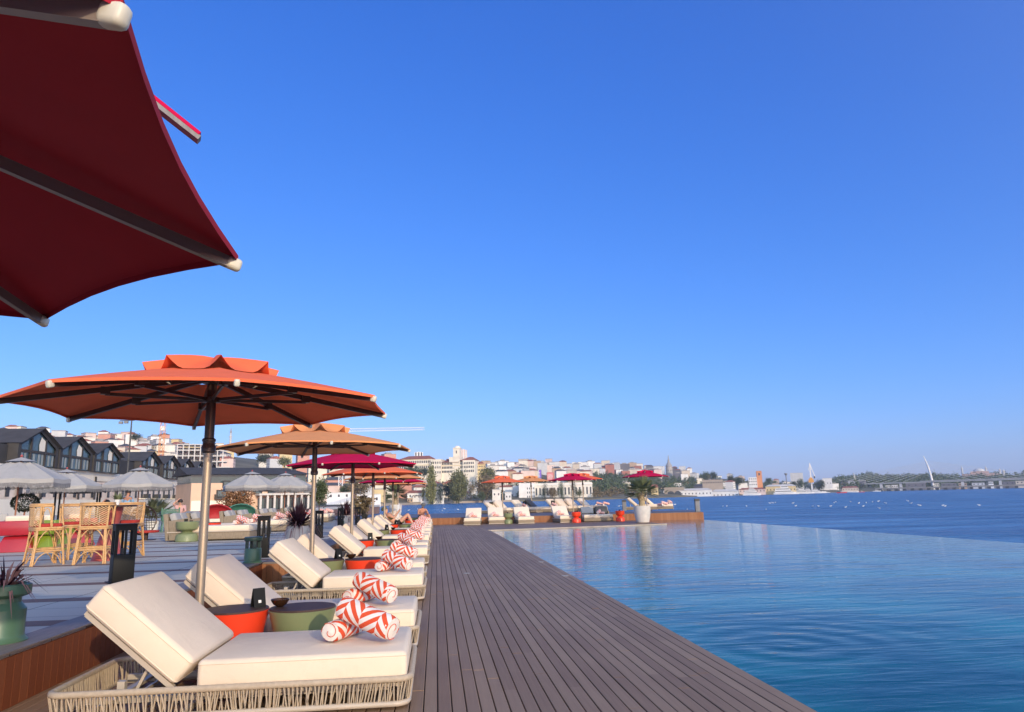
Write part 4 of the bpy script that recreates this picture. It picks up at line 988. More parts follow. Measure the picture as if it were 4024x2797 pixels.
# clipped ball tree and black pagoda
m_leafdk = M('topiary_leaves', (.030,.042,.020), .6, .5, 4)
t = thing('topiary_tree', 'dark green clipped ball tree behind the crimson armchair', 'topiary', AZ(96, 26, STEP))
b = MB(); b.lathe([(.22,0),(.26,.35),(.0001,.33)], 20); b.build('pot', m_greypot, t, smooth=40)
b = MB(); b.tube([(0,0,.33),(.01,0,.95)], .025, 8); b.build('trunk', m_teak, t)
b = MB(); rg = random.Random(4)
for i in range(1600):
    u = V((rg.gauss(0,1), rg.gauss(0,1), rg.gauss(0,1))).normalized(); p = V((u.x*.36, u.y*.36, 1.16+u.z*.26))*1; p = V((p.x,p.y,p.z))*(rg.uniform(.94,1.03)) if 0 else V((u.x*.36*rg.uniform(.9,1.03), u.y*.36*rg.uniform(.9,1.03), 1.16+u.z*.26*rg.uniform(.9,1.03)))
    s = V((rg.gauss(0,1), rg.gauss(0,1), rg.gauss(0,1)))*.022; b.leaf(p-s, p+s, .028)
b.build('crown', m_leafdk, t)
t = thing('pagoda_pavilion', 'black pagoda-roofed pavilion behind the rattan stools', 'pavilion', AZ(304, 36, STEP), R(20))
b = MB(); vs = []; fs = []
for z, r, up in ((1.62,1.0,.10),(1.78,.62,.0),(2.02,.25,.0)):
    for k in range(16):
        a = k*PI/8; c = max(abs(math.cos(a)), abs(math.sin(a))); q = r/c; cor = (q/r-1)/.414; vs.append((q*math.cos(a), q*math.sin(a), z+up*cor**2))
for i in range(2): fs += [(i*16+k, i*16+(k+1) % 16, (i+1)*16+(k+1) % 16, (i+1)*16+k) for k in range(16)]
fs.append(tuple(range(32, 48))); b.add(vs, fs); o = b.build('roof', m_black, t); sd = o.modifiers.new('thick','SOLIDIFY'); sd.thickness = .04
for x in (-.75,.75):
    for y in (-.75,.75): b = MB(); b.bar((x,y,0),(x,y,1.66), .07); b.build('post', m_black, t)
b = MB(); b.box(-.8,-.8,0,.8,.8,.12); b.build('base', m_black, t)
# people on the plaza
stand = dict(pelvis=(0,0,.92), waist=(0,0,1.06), chest=(.01,0,1.28), neck0=(.02,0,1.42), neck=(.03,0,1.48), head=(.05,0,1.58), face=(1,0,0),
  shl=(.0,.19,1.38), shr=(.0,-.19,1.38), ell=(.02,.25,1.12), elr=(.12,-.26,1.14), wrl=(.14,.22,.92), wrr=(.34,-.16,1.12),
  hipl=(0,.10,.88), hipr=(0,-.10,.88), knl=(.03,.11,.48), knr=(.0,-.11,.48), anl=(0,.11,.08), anr=(-.02,-.11,.08), toel=(.16,.13,.03), toer=(.14,-.13,.03))
TR = (['pelvis','hipl','thl','knl','anl','hipr','thr','knr','anr'], [('pelvis','hipl'),('hipl','thl'),('thl','knl'),('knl','anl'),('pelvis','hipr'),('hipr','thr'),('thr','knr'),('knr','anr')])
SH = (['pelvis','waist','chest','shl','ell','shr','elr'], [('pelvis','waist'),('waist','chest'),('chest','shl'),('shl','ell'),('chest','shr'),('shr','elr')])
make_person('person in a pale blue shirt standing behind the rattan stools', AZ(497, 37, STEP), R(70), stand, m_skin2, ('hair', m_hairdk),
   [('shirt', SH[0], SH[1], 1.16, m_blue_shirt), ('trousers', TR[0], TR[1], 1.18, m_trouser)])
seat = dict(sit, pelvis=(0,0,.50), waist=(-.03,0,.64), chest=(-.04,0,.85), neck0=(-.02,0,.98), neck=(0,0,1.03), head=(.03,0,1.13), face=(1,0,0), shl=(-.03,.19,.94), shr=(-.03,-.19,.94),
  ell=(.05,.26,.70), elr=(.10,-.30,1.05), wrl=(.25,.16,.66), wrr=(.05,-.12,1.22), hipl=(.05,.10,.49), hipr=(.05,-.10,.49), knl=(.46,.13,.52), knr=(.46,-.13,.52), anl=(.48,.13,.10), anr=(.48,-.13,.10), toel=(.62,.14,.05), toer=(.62,-.14,.05))
for x, d, rz, l in ((418, 34, -60, 'person in white with dark hair seated near the black pagoda'),(708, 38, -80, 'dark-haired person in pale pink lounging beyond the first plaza lounger')):
    q = AZ(x, d, STEP)
    make_person(l, q, R(rz), seat, m_skin, ('hair', m_hairdk), [('top', SH[0], SH[1], 1.13, m_paper if x < 500 else M('pink_cloth', (.62,.36,.34), .85, .1, 9)), ('trousers', TR[0], TR[1], 1.12, m_trouser)])
    t = thing('cube_seat', 'low upholstered cube seat under the person '+('in white near the pagoda' if x < 500 else 'in pale pink'), 'stool', q, R(rz)); b = MB(); b.box(-.25,-.28,.05,.22,.28,.40); b.build('cushion', m_greycanvas, t, bevel=.04); b = MB(); b.box(-.2,-.2,0,.18,.2,.05); b.build('foot', m_darkgrey, t)
# palm with a thick trunk at the far left of the platform
pp = [o for o in COL.objects if o.name.startswith('potted_palm')][0]
dup(pp, (-2.35,43.0,STEP), 1.0, 'potted palm with thick yellowish trunk behind the row of parasol poles', None, .93)
# floodlight mast
t = thing('floodlight_mast', 'tall thin mast with floodlights in front of the gabled hotel', 'light mast', AZ(490, 95, STEP))
b = MB(); b.tube([(0,0,0),(0,0,5),(0,0,11.2)], [.16,.12,.07], 10); b.lathe([(.13,6.3),(.2,6.35),(.2,6.6),(.13,6.65)], 10); b.build('pole', m_darkgrey, t)
b = MB(); b.bar((-1.3,0,11.0),(.3,0,11.0), .08); b.build('arm', m_darkgrey, t)
for x, z in ((-1.2,10.75),(-.6,10.8),(-.2,11.2)): b = MB(); b.cbox(x, 0, z, .42, .25, .28); b.build('floodlight', m_greypot, t)
# quay beyond the inlet
q0, q1 = G(1235,2000,.25), G(1492,1986,.25)
b = MB(); b.prism([(q0.x,q0.y),(q1.x,q1.y),(q1.x-25,q1.y+60),(q0.x-60,q0.y+60)], -2.2, .25); struct(b.build('quay', M('quay_paving', (.26,.15,.11), .8, .2, .4)))
b = MB(); b.bar(q0+V((.02,-.06,-.02)), q1+V((.02,-.06,-.02)), .12, .5); tag(b.build('kerb', M('pale_kerb', (.6,.56,.5), .7, .1, 2)), 'pale stone kerb along the brown quay across the inlet', 'kerb')
# ------------------------------------------------------------------ the city across the water
def interp(x, xs, ys):
    if x <= xs[0]: return ys[0]
    for i in range(len(xs)-1):
        if x <= xs[i+1]: return ys[i]+(ys[i+1]-ys[i])*(x-xs[i])/(xs[i+1]-xs[i])
    return ys[-1]
D0 = ([-900,-400,600,1200,1480,1620,2000,2400,2700,2900,3300,3600,4024,5200], [330,330,360,420,500,585,690,700,860,960,1350,1700,1850,2000])
D1 = ([-900,0,600,1200,1700,2100,2600,2900,3200,3500,4024,5200], [800,800,850,1000,1050,1350,1900,1750,2000,2300,2400,2600])
YG = ([-900,0,150,300,420,600,750,900,1050,1200,1500,1560,1900,2000,2100,2300,2500,2650,2720,2800,2900,3000,3100,3250,3330,3420,3600,3800,4024,5200],
      [1724,1734,1738,1742,1746,1752,1775,1795,1812,1835,1830,1836,1848,1850,1842,1845,1856,1866,1872,1878,1886,1898,1903,1900,1888,1877,1878,1882,1876,1876])
def terr(x, t):
    d = interp(x, *D0)+(interp(x, *D1)-interp(x, *D0))*t; yb = HOR(x)
    up = (yb-interp(x, *YG))*PXS(x, 1.0); a = up*(t**.85)
    return AZ(x, d, H-2.4*(1-min(1, t*6))*1.0+a*d) if t > 0 else AZ(x, d, -.9)
b = MB(); xs = list(range(-900, 5201, 60)); ts = [0,.02,.06,.12,.2,.3,.4,.5,.6,.7,.8,.9,1.0]
vs = [tuple(terr(x, t)) for x in xs for t in ts] ; fs = []
n = len(ts)
for i in range(len(xs)-1):
    for j in range(n-1): fs.append((i*n+j, (i+1)*n+j, (i+1)*n+j+1, i*n+j+1))
k0 = len(vs); 
for i, x in enumerate(xs): p = terr(x, 0); vs.append((p.x,p.y,-2.2)); q = terr(x, 1.0)*1.25; vs.append((q.x,q.y,-5))
for i in range(len(xs)-1): fs += [(k0+2*i, k0+2*i+2, (i+1)*n, i*n), (i*n+n-1, (i+1)*n+n-1, k0+2*i+3, k0+2*i+1)]
b.add(vs, fs)
struct(b.build('hillside', M('hillside_ground', (.16,.14,.09), .95, .45, .03), smooth=60))

def wallmat(n, c, r=.8): return M(n, c, r, .10, .25)
PAL = [('white', wallmat('wall_white', (.80,.78,.74))), ('cream', wallmat('wall_cream', (.76,.69,.56))), ('ivory', wallmat('wall_ivory', (.80,.74,.64))), ('pale pink', wallmat('wall_pink', (.70,.54,.48))),
       ('beige', wallmat('wall_beige', (.64,.54,.43))), ('pale grey', wallmat('wall_grey', (.56,.56,.56))), ('salmon', wallmat('wall_salmon', (.60,.30,.22))), ('pale yellow', wallmat('wall_yellow', (.66,.52,.28))),
       ('off-white', wallmat('wall_offwhite', (.74,.72,.69))), ('tan', wallmat('wall_tan', (.48,.34,.23))), ('dark grey', wallmat('wall_darkgrey', (.16,.15,.16))), ('brick red', wallmat('wall_brick', (.38,.15,.11)))]
PALD = dict(PAL)
m_win = M('far_window', (.055,.060,.070), .25, .3, .3); m_tile = M('roof_tile', (.32,.11,.075), .85, .25, .5); m_tiled = M('dark_roof', (.085,.080,.085), .7, .2, .5); m_roofgrey = M('roof_felt', (.33,.31,.30), .85, .2, .5)
m_slab = M('balcony_slab', (.62,.58,.53), .8, .1, .5)
rc = random.Random(12)
def house(p, w, dp, nf, rz, wm, roof, label, group, rg):
    hh = nf*3.0+.6; o = MB(); o.box(-w/2, 0, -6, w/2, dp, hh)
    o.k = 1
    nb = max(2, int(w/2.6)); 
    for f in range(nf):
        z = f*3.0+.9
        for i in range(nb):
            x = -w/2+(i+.5)*w/nb; ww = .55+.12*((i+f) % 2)
            o.quad((x-ww,-.06,z),(x+ww,-.06,z),(x+ww,-.06,z+1.45),(x-ww,-.06,z+1.45))
        for i in range(max(2, int(dp/3))):
            y = (i+.5)*dp/max(2, int(dp/3))
            for s in (-1, 1): o.quad((s*(w/2+.06),y-.5,z),(s*(w/2+.06),y+.5,z),(s*(w/2+.06),y+.5,z+1.4),(s*(w/2+.06),y-.5,z+1.4))
    o.k = 2
    if rg.random() < .55:
        bx = rg.choice((-1,0,1))*w/4
        for f in range(1, nf): o.box(bx-w/4.2, -1.1, f*3.0-.1, bx+w/4.2, 0, f*3.0+.75)
    ob = o.build('house', [wm, m_win, m_slab], loc=p); ob.rotation_euler = (0,0,rz); tag(ob, label, 'house', group)
    r = MB()
    if roof == 'red hipped roof' or roof == 'dark hipped roof':
        e = .6; ht = min(w, dp)*.24; r.add([(-w/2-e,-e,hh),(w/2+e,-e,hh),(w/2+e,dp+e,hh),(-w/2-e,dp+e,hh),(-w/2+dp*.4,dp/2,hh+ht),(w/2-dp*.4,dp/2,hh+ht)] if w > dp else
              [(-w/2-e,-e,hh),(w/2+e,-e,hh),(w/2+e,dp+e,hh),(-w/2-e,dp+e,hh),(-.1,dp*.4,hh+ht),(.1,dp*.6,hh+ht)], [(0,1,5,4),(1,2,5),(2,3,4,5),(3,0,4),(3,2,1,0)])
        ro = r.build('roof', m_tile if roof.startswith('red') else m_tiled, ob)
    elif roof == 'red gabled roof':
        e = .5; ht = w*.22; r.add([(-w/2-e,-e,hh),(w/2+e,-e,hh),(w/2+e,dp,hh),(-w/2-e,dp,hh),(0,-e,hh+ht),(0,dp,hh+ht)], [(0,4,5,3),(1,2,5,4),(0,1,4),(2,3,5),(3,2,1,0)]); r.build('roof', m_tile, ob)
    else:
        r.box(-w/2-.15,-.15,hh,w/2+.15,.15,hh+.8); r.box(-w/2-.15,dp-.15,hh,w/2+.15,dp+.15,hh+.8); r.box(-w/2-.15,.15,hh,-w/2+.15,dp-.15,hh+.8); r.box(w/2-.15,.15,hh,w/2+.15,dp-.15,hh+.8)
        if roof == 'rooftop hut': r.box(-w*.15,dp*.3,hh,w*.28,dp*.8,hh+2.6)
        if roof == 'roof terrace': 
            for s in (-1,1): r.bar((s*w*.3,dp*.2,hh),(s*w*.3,dp*.2,hh+2.4),.2)
            r.box(-w*.36,0,hh+2.4,w*.36,dp*.6,hh+2.65)
        r.build('roof', m_roofgrey if roof != 'roof terrace' else m_slab, ob)
    return ob
ZONES = [(-60,150,'behind the first gable'),(150,300,'behind the second gable'),(300,440,'behind the third gable'),(440,575,'behind the floodlight mast'),(575,700,'by the orange crane'),
         (700,835,'by the salmon parasol'),(835,960,'above grey parasols'),(960,1240,'under the peach parasol'),(1240,1480,'behind the parasol poles'),(1480,1600,'beside the long palace'),
         (1600,1905,'under the long palace'),(1905,2040,'past the yellow wing'),(2040,2190,'by the purple banner'),(2190,2330,'below the stepped block'),(2330,2480,'past the stepped block'),
         (2480,2605,'before the stone tower'),(2605,2720,'beside the stone tower'),(2720,2900,'past the stone tower'),(2900,3060,'by the brick tower'),(3060,3200,'before the shipyard crane'),(3200,3420,'past the shipyard crane')]
LEVEL = ['by the waterfront','low on the slope','halfway up the slope','high on the slope','just under the skyline','on the skyline']
ROOFS_CITY = ['flat roof','flat roof','flat roof','rooftop hut','rooftop hut','roof terrace','dark hipped roof','red hipped roof']
ROOFS = ['red hipped roof','red hipped roof','dark hipped roof','red gabled roof','flat roof','flat roof','rooftop hut','roof terrace']
NUM = {1:'one-storey',2:'two-storey',3:'three-storey',4:'four-storey',5:'five-storey',6:'six-storey',7:'seven-storey'}
seen_lab = set()
def hide(x, y):                              # fully behind a near parasol, pole cluster or hotel
    return (590 < 0) or (1000 < x < 1500 and y < 1790) or (0 < x < 820 and y > 1868) or (860 < x < 1230 and y > 1900)
def scatter(x0, x1, step, rows, wr, fl, cols, skip=None, rz=.5):
    for t in rows:
        x = x0+rc.uniform(0, step)
        while x < x1:
            tt = min(1, max(.015, t+rc.uniform(-.035,.035))); p = terr(x, tt); dist = math.hypot(p.x, p.y)
            px = x; py = HOR(x)-(p.z-H)/PXS(x, dist)
            if not hide(px, py) and not (skip and skip(px, py)):
                zone = [z for z in ZONES if z[0] <= px < z[1]]
                if zone:
                    lv = LEVEL[min(5, int(tt*5.99))]
                    for _ in range(80):
                        c = rc.choice(cols); nf = rc.choice(fl); ro = rc.choice(ROOFS_CITY if px > 1900 else ROOFS)
                        lab = f'{c} {NUM[nf]} house with {ro}, {lv} {zone[0][2]}'
                        if lab not in seen_lab: break
                    else:
                        x += step; continue
                    seen_lab.add(lab); w_ = rc.uniform(*wr)
                    house(p, w_, rc.uniform(8, 12), nf, facing(p)+rc.uniform(-rz, rz), PALD[c], ro, lab, 'houses on the far hillside', rc)
            x += step*rc.uniform(.75, 1.3)
LEFTC = ['white','cream','ivory','pale pink','beige','pale grey','salmon','pale yellow','off-white','white','cream']
scatter(-40, 900, 37, (.99,.92,.83,.73,.62), (8,12), (2,3,4), LEFTC)
scatter(1000, 1560, 66, (.98,.80,.60,.42), (11,18), (3,4,5), LEFTC)
scatter(1250, 1560, 60, (.22,.1), (12,20), (2,3), LEFTC)
scatter(1500, 2040, 56, (.34,.22,.12), (12,20), (1,2,3), LEFTC, lambda x, y: y < 1880, .4)
CITYC = ['white','cream','ivory','pale pink','beige','pale grey','off-white','tan','dark grey','white']
scatter(1905, 2330, 30, (1.0,.88,.75,.62,.49,.34), (11,18), (4,5,6), CITYC, lambda x, y: 2235 < x < 2305 and y < 1850 or 2098 < x < 2180 and y > 1868, .3)
scatter(2330, 2720, 26, (1.0,.88,.74), (12,20), (4,5,6,7), CITYC+['brick red','pale grey','dark grey'], lambda x, y: 2610 < x < 2655, .3)
scatter(2720, 3400, 44, (.95,.55,.16), (10,18), (2,3,4), CITYC+['pale grey'], lambda x, y: 3150 < x < 3215 or 2955 < x < 3010, .4)
scatter(2440, 2720, 42, (.42,.25), (10,14), (1,2), ['white','cream','tan'], None, .4)

# ---- single landmark buildings: fronts that span known photo columns at a known distance
def front(px0, px1, pyb, dist, name, label, cat='building', dist1=None):
    a = AT(px0, pyb, dist); d = ray(px1, pyb); kk = (dist1 or dist)/math.hypot(d.x, d.y); c = V((d.x*kk, d.y*kk, a.z))
    w_ = (c-a).xy.length; t = thing(name, label, cat, a, math.atan2(c.y-a.y, c.x-a.x)); return t, w_, PXS((px0+px1)/2, dist)
def part(b, n, m_, t, **k): return b.build(n, m_, t, **k)
def windows(t, spots, ww, hh, y=-.08, frame=True):
    """spots: (x, z) of window bottoms on the front; each window a part of its own, copies of one mesh"""
    b = MB(); b.box(-ww/2,y,0,ww/2,.02,hh); o = b.build('window', m_win, t); first_ = True
    for x, z in spots:
        c = o if first_ else o.copy()
        if not first_: COL.objects.link(c)
        c.parent = t; c.location = (x, 0, z); first_ = False
m_palace = wallmat('palace_stone', (.80,.73,.60)); m_palace2 = wallmat('palace_yellow', (.70,.56,.30))
# long cream palace with a tower
t, W, s = front(1570, 1868, 1868, 820, 'palace', 'long cream three-storey palace with red roofs and a square tower, on the far hill', 'palace', 800)
b = MB(); b.box(0,0,-14,W*.42,26,17.6); b.box(W*.42+.05,-3,-14,W*.56,26,16.6); b.box(W*.56,1,-14,W*.84,24,13.2); b.box(W*.84,-2,-14,W,24,14.6); part(b, 'wall', m_palace, t)
b = MB(); b.box(W*.66,-1,13.2,W*.80,18,18.5); b.box(W*.715,-1.5,18.5,W*.80,9,28.0); b.box(W*.71,-1.9,28,W*.805,9.5,28.8); b.lathe([(3.6,28.8),(3.0,30.5),(.1,31.6)], 10, c=(W*.758,4,0)); part(b, 'tower', m_palace, t)
b = MB()
for x0,x1,z in ((-1,W*.42+1,17.6),(W*.56,W*.66,13.2),(W*.80,W+1,14.6)): b.add([(x0,-1,z),(x1,-1,z),(x1,26,z),(x0,26,z),(x0+8,12,z+4.2),(x1-6,12,z+4.2)], [(0,1,5,4),(1,2,5),(2,3,4,5),(3,0,4)])
part(b, 'roof', m_tile, t)
b = MB(); b.box(-.4,-.35,10.6,W*.42,0,11.1); b.box(-.4,-.35,17.0,W*.42,0,17.55); b.box(W*.56,.6,9.0,W*.84,1,9.4); part(b, 'cornice', m_palace2, t)
sp = [(W*.42*(i+.5)/17, z) for i in range(17) for z in (1.5,7.2,13.0)]; windows(t, sp, 1.3, 2.7)
t2sp = [(W*.42+.14*W*(i+.5)/5, z) for i in range(5) for z in (1.0,6.4,11.6)]
b = MB(); b.box(-.6,-3.08,0,.6,-2.9,2.4); o = b.build('window', m_win, t)
for i, (x, z) in enumerate(t2sp): c = o if i == 0 else o.copy(); (COL.objects.link(c) if i else None); c.parent = t; c.location = (x,0,z)
for x0, x1, n_, yy in ((W*.56,W*.70,7,.92),(W*.80,W*.84,2,.92),(W*.85,W*.99,6,-2.08)):
    for z in (1.5,6.0,10.2):
        for i in range(n_): c = o.copy(); COL.objects.link(c); c.parent = t; c.location = (x0+(x1-x0)*(i+.5)/n_, yy+3.0, z)
b = MB(); b.box(-.6,-1.56,20.5,.6,-1.4,23.5); c = b.build('window', m_win, t); c.location = (W*.758,0,2)
t, W, s = front(1868, 1908, 1872, 815, 'palace_wing', 'pale yellow palace wing with a red roof, right end of the long palace')
b = MB(); b.box(0,0,-10,W,22,14); part(b, 'wall', m_palace2, t); b = MB(); b.add([(-.5,-.8,14),(W+.5,-.8,12.8),(W+.5,22,12.8),(-.5,22,14),(1,10,18),(W-3,10,16.5)], [(0,1,5,4),(1,2,5),(2,3,4,5),(3,0,4)]); part(b, 'roof', m_tile, t)
windows(t, [(W*(i+.5)/6, z) for i in range(6) for z in (2,6.3,10)], .9, 1.9)
# towers behind the palace
def tower_block(px0, px1, pyt, pyb, dist, label, mats, ribs=3):
    t, W, s = front(px0, px1, pyb, dist, 'tower_block', label, 'tower block'); hh = (pyb-pyt)*s
    b = MB(); b.box(0,0,-30,W,W*.8,hh*.94); b.box(W*.3,W*.1,hh*.94,W*.75,W*.7,hh); part(b, 'wall', mats[0], t)
    for i in range(ribs):
        b = MB(); x = W*(i+.28)/ribs; b.box(x,-.5,0,x+W/ribs*.42,0,hh*.92); part(b, 'glass_strip', mats[1], t)
tower_block(1629, 1662, 1775, 1806, 1500, 'white and dark ribbed twin tower rising behind the long cream palace roof', (PALD['white'], m_win), 3)
tower_block(1806, 1836, 1765, 1815, 1300, 'pale pink tower block rising directly behind the palace tower', (PALD['pale pink'], PALD['off-white']), 3)
# stepped modern block, banner houses, yellow house
t, W, s = front(2243, 2302, 1856, 1450, 'stepped_block', 'stepped pale modern block with two rooftop boxes, on the far skyline'); hh = 36*s
b = MB()
for i, z in enumerate((0,.22,.44,.66)): b.box(0+i*.8,i*1.5,-20 if i == 0 else hh*z,W-i*2.6,26,hh*(z+.22)-.6)
b.box(W*.12,6,hh*.86,W*.38,18,hh*1.12); b.box(W*.5,6,hh*.86,W*.76,18,hh*1.12); part(b, 'wall', PALD['ivory'], t)
b = MB()
for i, z in enumerate((.10,.32,.54)): b.box(1+i,-.2+i*1.5,hh*z,W-1-i*2.6,0+i*1.5,hh*(z+.06)); 
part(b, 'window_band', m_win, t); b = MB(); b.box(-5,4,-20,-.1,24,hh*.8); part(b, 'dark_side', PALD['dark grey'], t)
def banner_house(px0, px1, pyt, pyb, dist, label, wall, ban, text):
    t, W, s = front(px0, px1, pyb, dist, 'banner_house', label, 'building'); hh = (pyb-pyt)*s
    b = MB(); b.box(0,0,-15,W,14,hh); part(b, 'wall', wall, t); b = MB(); b.box(.5,-.3,hh*.05,W-.5,-.02,hh*.97); bn = part(b, 'banner', ban, t)
    b = MB(); rg = random.Random(px0)
    for i in range(5):
        z = hh*(.2+.13*i); x = 1.5
        while x < W-3: l = rg.uniform(.8,2.0); b.box(x,-.36,z,x+l,-.31,z+hh*.06); x += l+.5
    part(b, 'lettering', m_white, bn)
banner_house(2105, 2129, 1846, 1890, 1050, 'tall narrow house covered by a purple banner with white lettering', PALD['dark grey'], M('purple_banner', (.22,.12,.62), .7, .1, .3), 1)
banner_house(2149, 2177, 1856, 1889, 1050, 'house covered by a pink-red banner, right of the purple one', PALD['brick red'], M('pink_banner', (.70,.22,.22), .7, .1, .3), 1)
# white waterfront buildings and colonnade
t, W, s = front(2040, 2102, 1966, 720, 'white_block', 'plain white waterfront block at the water, below the peach parasol of the far deck')
b = MB(); b.box(0,0,-3,W,18,66*s); part(b, 'wall', PALD['white'], t); windows(t, [(W*.55+W*.4*i/3, z) for i in range(4) for z in (2.5,6.5,10.5)], .9, 1.8)
t, W, s = front(2102, 2330, 1962, 725, 'colonnade_building', 'long white waterfront building with tall dark openings behind trees'); hh = 62*s
b = MB(); b.box(0,0,-3,W,16,hh); part(b, 'wall', PALD['ivory'], t); windows(t, [(W*(i+.5)/16, hh*.25) for i in range(16)], 1.5, hh*.45)
b = MB(); b.box(-.3,-.5,hh*.86,W+.3,0,hh*.92); part(b, 'cornice', PALD['white'], t)
# conical stone tower
p = AT(2632, 1885, 1800); t = thing('stone_tower', 'round stone tower with a conical grey roof standing above the far skyline', 'tower', p)
m_stone = wallmat('tower_stone', (.44,.40,.36)); s = PXS(2632,1800)
b = MB(); b.lathe([(8.3,-30),(8.3,0),(8.1,44*s-0)], 24); b.lathe([(8.9,44*s-1),(9.0,44*s),(7.4,44*s+.1),(7.4,52*s)], 24); part(b, 'shaft', m_stone, t, smooth=40)
b = MB(); b.lathe([(8.6,52*s),(7.6,56*s),(3.2,68*s),(1.6,80*s),(.6,94*s),(.05,98*s)], 24); part(b, 'cone_roof', m_roofgrey, t, smooth=50)
for k in range(8): b = MB(); a = k*PI/4+.2; b.M = Mx.Rotation(a,4,'Z'); b.box(8.0,-.9,34*s,8.35,.9,38*s); part(b, 'window', m_win, t)
# brick tower and others
t, W, s = front(2977, 2998, 1912, 1050, 'brick_tower', 'slender orange brick tower rising beside a white building', 'tower'); hh = 61*s
b = MB(); b.box(0,0,-8,W,W*.9,hh); part(b, 'wall', M('orange_brick', (.62,.27,.13), .85, .15, .6), t); b = MB(); b.box(W*.35,-.15,hh*.72,W*.65,.0,hh*.86); part(b, 'window', m_win, t); b = MB(); b.box(-W*.02-.4,.3,-8,-.05,W*.8,hh*.985); part(b, 'shaded_side', M('shaded_brick', (.17,.08,.06), .85, .2, .6), t)  # darker brick colour on one side paints in the tower's shade
t, W, s = front(2944, 2977, 1912, 1040, 'white_house', 'white flat-roofed house directly beside the orange brick tower', 'house'); b = MB(); b.box(0,0,-5,W,12,36*s); part(b, 'wall', PALD['white'], t); windows(t, [(W*(i+.5)/4, z) for i in range(4) for z in (2,6,9.5)], 1.2, 1.5)
t, W, s = front(2470, 2506, 1876, 1500, 'orange_house', 'orange-yellow house left of the far crimson parasol, below pale flats', 'house'); b = MB(); b.box(0,0,-8,W,14,24*s); part(b, 'wall', M('ochre_wall', (.62,.36,.12), .8, .1, .3), t); windows(t, [(W*.5, 3)], 4, 3)
t, W, s = front(2761, 2842, 1912, 950, 'stone_barracks', 'long low stone building on a terrace above the moored ferries', 'building'); b = MB(); b.box(0,0,-6,W,14,26*s); part(b, 'wall', wallmat('old_stone',(.40,.33,.27)), t); b = MB(); b.box(-.4,-.4,26*s,W+.4,14.4,27.5*s); part(b, 'roof', m_tiled, t); windows(t, [(W*(i+.5)/12, 4) for i in range(12)], .9, 1.8)
t, W, s = front(2612, 2690, 1954, 880, 'arched_wall', 'old stone retaining wall with two arches behind the white yacht', 'wall'); hh = 38*s
b = MB(); b.box(0,0,-3,W,6,hh); part(b, 'wall', wallmat('old_wall',(.34,.28,.22)), t)
for x in (W*.33, W*.68):
    b = MB(); b.M = Mx.Translation((x,-.2,0)) @ Mx.Rotation(PI/2,4,'X'); b.prism([(4*math.cos(PI*k/10), hh*.3+hh*.32*math.sin(PI*k/10)) for k in range(11)]+[(-4,0),(4,0)], -.2, .1); part(b, 'arch', m_win, t)
# shoreline sheds and houses (px0, px1, top, bottom, dist, wall, roof colour, label)
for i, (x0,x1,yt,yb,dd,wc,rf,l) in enumerate([
    (1600,1672,1928,1962,595,'white',m_tile,'white waterfront house with a broad dark red roof, left of the poplar'),
    (1652,1691,1955,1976,590,'white',None,'low white shed at the water just left of the poplar trunk'),
    (1601,1622,1958,1977,588,'tan',None,'small brown timber kiosk on the quay'),
    (1622,1654,1945,1958,592,'off-white',m_tiled,'small quay house with a blue-grey hipped roof'),
    (1703,1745,1950,1973,590,'white',None,'white shed with one dark window right of the poplar'),
    (1712,1742,1900,1940,640,'beige',m_tiled,'brown-fronted hall with a dark roof seen between poplar and willow'),
    (1284,1378,1938,1962,430,'white',None,'long white warehouse behind the second and third parasol poles'),
    (1402,1496,1945,1980,440,'white',None,'stack of white site cabins by the quay'),
    (1300,1345,1905,1932,520,'beige',m_roofgrey,'house with a wide pale awning above the white warehouse'),
    (1290,1380,1890,1912,560,'pale yellow',m_tile,'long yellowish house below the crimson parasol'),
    (1935,1968,1925,1958,640,'ivory',None,'white building half hidden by the brown tree'),
    (1985,2010,1935,1966,690,'off-white',None,'pale quay building left of the plain white block'),
    (2560,2588,1905,1945,840,'pale yellow',m_tile,'small yellow house right of the white palm pot, by the moored boats'),
    (2800,2905,1932,1958,900,'off-white',m_slab,'pale glazed boat shed with slanted panels behind the ferries'),
    (2660,2800,1928,1952,880,'off-white',m_slab,'white tent-roofed shed behind the big ferry'),
    (3010,3130,1912,1936,1000,'pale yellow',m_slab,'long yellowish dockyard hall with a pale roof'),
    (2905,3010,1918,1938,990,'pale pink',m_tile,'low pinkish dock house below the orange brick tower'),
    (3110,3160,1860,1915,1350,'pale grey',None,'grey concrete block left of the shipyard crane'),
    (3235,3272,1880,1912,1350,'off-white',None,'white house with stepped top right of the shipyard crane'),
    (3310,3375,1912,1930,1330,'beige',m_tile,'low brownish hall behind the white moored motorboats')]):
    t, W, s = front(x0, x1, yb, dd, 'waterfront_building', l, 'building'); hh = (yb-yt)*s*(.72 if rf is m_tile or rf is m_tiled else 1)
    b = MB(); b.box(0,0,-3,W,11,hh); part(b, 'wall', PALD[wc], t)
    b = MB()
    if rf: b.add([(-.6,-.8,hh),(W+.6,-.8,hh),(W+.6,11.8,hh),(-.6,11.8,hh),(W*.12,5.5,hh+(yb-yt)*s*.3),(W*.88,5.5,hh+(yb-yt)*s*.3)], [(0,1,5,4),(1,2,5),(2,3,4,5),(3,0,4),(3,2,1,0)]); part(b, 'roof', rf, t)
    else: b.box(-.2,-.25,hh,W+.2,11.2,hh+.35); part(b, 'parapet', m_slab, t)
    nn = max(2, int(W/4)); windows(t, [(W*(k+.5)/nn, hh*.35) for k in range(nn)], 1.1, min(1.7, hh*.4))
